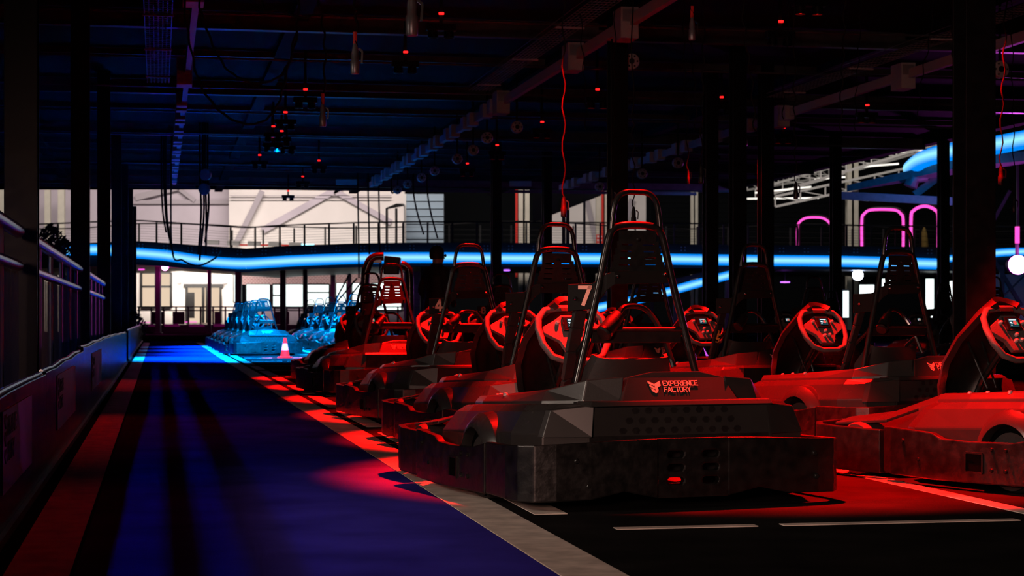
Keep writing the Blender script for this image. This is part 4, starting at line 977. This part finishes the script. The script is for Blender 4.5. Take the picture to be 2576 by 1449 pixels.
for px, py, m_, lab, wpx in ((356,678,'pink_line','small pink disc lamp left of the magenta lamp',16),(1275,680,'small_violet','small violet-white lamp right of the standing person',16),(1975,710,'small_violet','dim violet disc lamp under the raised track',24),(1965,355,'small_violet','tiny violet lamp in the right ceiling row',7)):
    dd_ = 90 if py > 500 else 45; o = empty('disc_lamp', P(px, py, dd_)); tag(o, lab, 'lamp'); MB().lathe([(.0001,-.04),(wpx/F*dd_/2,-.03),(wpx/F*dd_/2,.03),(.0001,.04)], 12).obj('lens', M[m_], o, smooth=True)
    MB().bar((0,0,.04),(0,0,.5 if py > 500 else 0.12), .05, .05).obj('stem', M['frame_black'], o)
# fence and kerb before the lobby
e = empty('balustrade', P(470, 820, 97)); tag(e, 'black balustrade before the lobby entrance', 'railing'); o0 = e.location.copy()
for y in (772, 781): MB().bar(P(345,y,97)-o0, P(1018,y,97)-o0, .05, .06).obj('rail', M['frame_black'], e)
for x in range(350, 1018, 31): MB().bar(P(x,837,97)-o0, P(x,771,97)-o0, .09, .06).obj('post', M['frame_black'], e)
for x0, x1 in ((435,465),(383,413),(540,556),(690,728)): A = P(x0,784,97.1)-o0; B = P(x1,816,97.1)-o0; MB().box(A.x,B.x,0,.04,B.z,A.z).obj('dark_panel', M['frame_black'], e)
structure(MB().box(P(340,840,95).x, P(1018,840,95).x, 95, 96.6, 0, P(340,817,95).z).obj('trim_90', M['deck_dark']))
for k in range(4):
    o = MB().loft([[P(352+k*62,822,94.9), P(392+k*62,822,94.9), P(386+k*62,815,94.9), P(350+k*62,815,94.9)],[P(352+k*62,822,95), P(392+k*62,822,95), P(386+k*62,815,95), P(350+k*62,815,95)]]).obj('trim_%d' % (91+k), M['white_steel']); structure(o)
MB0 = MB().bar(P(350,811,97.4), P(408,811,97.4), .05, .03).bar(P(465,810,97.4), P(495,810,97.4), .05, .04).obj('floor_light_strip', M['pink_line']); tag(MB0, 'thin pink light strip at the foot of the balustrade', 'light')
# white pillars before the bright lobby
for i, (x, w_) in enumerate(((838,12),(879,10))):
    wd = w_/F*99; p = P(x, 700, 99); o = MB().box(-wd/2,wd/2,-wd/2,wd/2,0,P(x,660,99).z).obj('pillar', M['cream_steel'], None, bevel=.02); o.location = (p.x, p.y, 0); tag(o, ['left','right'][i]+' cream pillar before the bright lobby windows', 'pillar', 'cream pillars')
# slanted struts by the blue karts
for i, (x0, y0, x1, y1) in enumerate(((792,851,880,688),(770,851,898,700),(796,851,925,690))):
    o = MB().bar(P(x0,y0,70), P(x1,y1,70), .06, .06).obj('strut', M['frame_black']); tag(o, '%s slanted dark strut before the bright windows' % ORD[i], 'strut', 'slanted struts')

# ================================================================== right side: ramp, trusses, arches, second tube
def ntube(pts, d, r, lab, n=5):
    W = smooth_path([P(x, y, dd) for (x, y), dd in zip(pts, d)], n); o = MB().tube([p-W[0] for p in W], r, 16).obj('neon_tube', M['neon_blue'], None, smooth=True); o.location = W[0]; tag(o, lab, 'neon tube', 'blue neon tubes of the raised track'); return o
ntube([(2292,424),(2320,402),(2370,386),(2420,378),(2500,366),(2600,347)], [52,50,48,47,46,45], .235, 'fat blue neon tube of the upper ramp at the right edge')
ntube([(2500,637),(2540,634),(2620,632)], [86,86,86], .185, 'short blue neon tube right of the wide column')
ntube([(2380,652),(2412,648)], [86,86], .16, 'stub of blue neon tube left of the wide column')
ntube([(1500,775),(1640,745),(1740,717),(1850,688)], [72]*4, .17, 'slanted blue neon tube low behind number 7')
e = empty('low_ramp', P(1680, 740, 72.16)); tag(e, 'low sloping ramp carrying the slanted blue neon tube behind number 7', 'raised track'); o0 = e.location.copy()
MB().loft([[P(1490,764,72.16)-o0, P(1860,674,72.16)-o0, P(1860,662,72.16)-o0, P(1490,752,72.16)-o0],[P(1490,764,76)-o0, P(1860,674,76)-o0, P(1860,662,76)-o0, P(1490,752,76)-o0]]).obj('deck', M['deck_dark'], e)
for x, y in ((1560,740),(1700,706),(1830,675)):
    a = P(x, y, 73.5); MB().bar(Vector((a.x,a.y,0))-o0, a-o0, .2, .2).obj('post', M['frame_black'], e)
# ramp body under the fat tube
e = empty('ramp', P(2300, 470, 50)); tag(e, 'dark upper ramp with blue-lit edges at right', 'raised track'); o0 = e.location.copy()
MB().loft([[P(2130,482,52)-o0, P(2420,420,50)-o0, P(2700,392,49)-o0, P(2700,392,53)-o0, P(2420,420,54)-o0, P(2130,482,56)-o0],[P(2130,466,52)-o0, P(2420,398,50)-o0, P(2700,366,49)-o0, P(2700,366,53)-o0, P(2420,398,54)-o0, P(2130,466,56)-o0]]).obj('deck', M['steel_beam'], e)
MB().bar(P(2115,492,52)-o0, P(2420,508,51)-o0, .2, .22).obj('lower_beam', M['steel_beam'], e)
MB().bar(P(2300,490,51.5)-o0, P(2360,445,51.5)-o0, .16, .2).obj('brace', M['steel_beam'], e)
MB().tube([P(2290,470,51)-o0, P(2300,445,51)-o0, P(2330,440,51)-o0], .2, 10).obj('pipe_bend', M['steel_beam'], e, smooth=True)
light('AREA', 'ramp_neon_light', P(2300,420,48), (.0,.25,1), 120, P(2250,480,51.5), size=3)
# roof trusses of the hall
for i, (xa, ya, xb, yb, dep) in enumerate(((1880,478,2110,440,112),(1900,500,2500,330,104),(1950,520,2500,400,98),(2000,470,2560,300,92))):
    e = empty('roof_truss', P(xa, ya, dep)); tag(e, '%s white steel roof truss from the back at upper right' % ORD[3-i], 'truss', 'white roof trusses'); o0 = e.location.copy(); n = 9
    A0, A1 = P(xa,ya,dep)-o0, P(xb,yb,dep+4)-o0; Hh = Vector((0,0,.55))
    MB().bar(A0, A1, .14, .12).obj('lower_chord', M['white_steel'], e); MB().bar(A0+Hh, A1+Hh, .14, .12).obj('upper_chord', M['white_steel'], e)
    b = MB()
    for k in range(n):
        q0 = A0.lerp(A1, k/n); q1 = A0.lerp(A1, (k+1)/n); b.bar(q0, q0+Hh, .07, .07); b.bar(q0+Hh, q1, .05, .05)
    b.obj('web', M['white_steel'], e)
for i, (xa, ya, xb, yb) in enumerate(((1880,500,2060,498),(1900,485,2040,470),(2050,450,2130,445),(2160,420,2260,412),(2240,385,2330,376))):
    o = MB().tube([P(xa,ya,100), P(xb,yb,101)], .05, 6).obj('tube_light', M['white_tube'], None, smooth=True); tag(o, '%s slim white tube light from the left under the hall roof' % ORD[i], 'light', 'tube lights under the hall roof')
# siding and railings behind the arches
for i, (x0, y0, x1, y1) in enumerate(((1640,500,2120,620),(2120,500,2640,640))):
    e = empty('wall_back_boards' if i == 0 else 'wall_back_boards.001', P(x0, y1, 114)); e['kind'] = 'structure'; o0 = e.location.copy(); n = 10
    for k in range(n):
        A = P(x0, y0+(y1-y0)*k/n, 114)-o0; B = P(x1, y0+(y1-y0)*(k+1)/n-1.2, 114)-o0; MB().box(A.x,B.x,0,.2,B.z,A.z).obj('board', M['dark_wall'], e)
def deck_y(x, d): return HZ-(HZ-yt(x))/F*(DD+.5)*F/d
def arch(x0, x1, yt_, d, lab, r=.09):
    ya, yb = deck_y(x0, d), deck_y(x1, d)
    W = [P(x0,ya,d), P(x0,yt_+26,d), P(x0+6,yt_+10,d), P(x0+24,yt_,d), P(x1-24,yt_,d), P(x1-6,yt_+10,d), P(x1,yt_+26,d), P(x1,yb,d)]
    e = empty('neon_arch', W[0]); tag(e, lab, 'neon arch', 'pink neon arches on the raised track'); o0 = W[0]
    MB().tube(smooth_path([p-o0 for p in W], 5), r, 8).obj('light_pipe', M['pink_neon'], e, smooth=True)
    MB().tube(smooth_path([p-o0+Vector((.12,.12,.08)) for p in W], 5), r*1.2, 8).obj('carrier_pipe', M['frame_black'], e, smooth=True)
arch(2006,2090,548,88,'left pink neon arch, left of the bright cream column', .055)
arch(2168,2272,528,90,'middle pink neon arch right of the bright cream column', .065)
arch(2292,2360,520,88.5,'right pink neon arch behind the tallest right hoop', .075)
o = MB().bar(P(2559,570,49.9), P(2559,612,49.9), .1, .1).obj('pink_light_bar', M['pink_neon']); tag(o, 'upright pink neon bar above the violet lamp', 'neon tube')
o = MB().bar(P(2560,395,50.1), P(2560,655,50.1), .06, .06).obj('lamp_pole', M['frame_black']); tag(o, 'dark pole with the pink bar, hanging over the violet lamp', 'pole')
e = empty('folded_parasol', P(2325, deck_y(2325,87.5), 87.5)); tag(e, 'ochre folded parasol standing behind the deck railing', 'parasol')
MB().loft([[(math.cos(a)*r*(1+.2*math.cos(4*a)), math.sin(a)*r, z) for a in [2*math.pi*k/16 for k in range(16)]] for r, z in ((.16,0),(.15,.3),(.11,.7),(.03,.98))]).obj('cloth', M['tarp'], e, smooth=True)
MB().tube([(0,0,0),(0,0,1.05)], .025, 6).obj('pole', M['frame_black'], e)
e = empty('sloping_ramp', P(1430, 520, 90)); tag(e, 'dark sloping ramp above the white gable wall', 'raised track'); o0 = e.location.copy()
MB().loft([[P(1340,560,90)-o0, P(1512,492,90)-o0, P(1512,455,90)-o0, P(1340,470,90)-o0],[P(1340,560,93)-o0, P(1512,492,93)-o0, P(1512,455,93)-o0, P(1340,470,93)-o0]]).obj('deck', M['deck_dark'], e)
for x, w_ in ((1418,9),(1428,9),(1470,6)): MB().bar(P(x,612,89.5)-o0, P(x,500,89.5)-o0, w_/F*90, .15).obj('post', M['frame_black'], e)
# lit windows low at right, white wall at the right edge
n = 20
for x0, y0, x1, y1 in ((2118,730,2136,800),(2160,715,2200,752),(2216,700,2240,735),(2326,700,2350,800),(2358,705,2372,760),(2380,706,2410,760)):
    window(n, x0, y0, x1, y1, 'window_bright', (), (), d=90, fr=.06); n += 1
wall('wall_right_white', 2490, 690, 2700, 810, 60, 'white_wall')
for i, (x0, y0, x1, y1, w_) in enumerate(((2492,640,2570,770,9),(2504,765,2580,690,4),(2520,668,2520,770,11),(2480,590,2540,480,8))):
    o = MB().bar(P(x0,y0,55), P(x1,y1,55), w_/F*55, w_/F*55).obj('diagonal_brace', M['steel_beam']); tag(o, '%s dark steel brace at the right edge by the violet lamp' % ORD[i], 'brace', 'steel braces at the right edge')
# roof panels of the far hall seen above the pit ceiling edge
for i, (x, y) in enumerate(((873,458),(1309,462),(432,455))):
    o = MB().box(-.3,.3,-.05,.05,-.07,.07).obj('ceiling_sign', M['white_steel']); o.location = P(x, y, 50); tag(o, ['pale box under the ceiling edge above the white wall', 'pale box under the ceiling edge above the dim cream column', 'pale box at the end of the left busbar'][i], 'box', 'pale boxes under the ceiling')
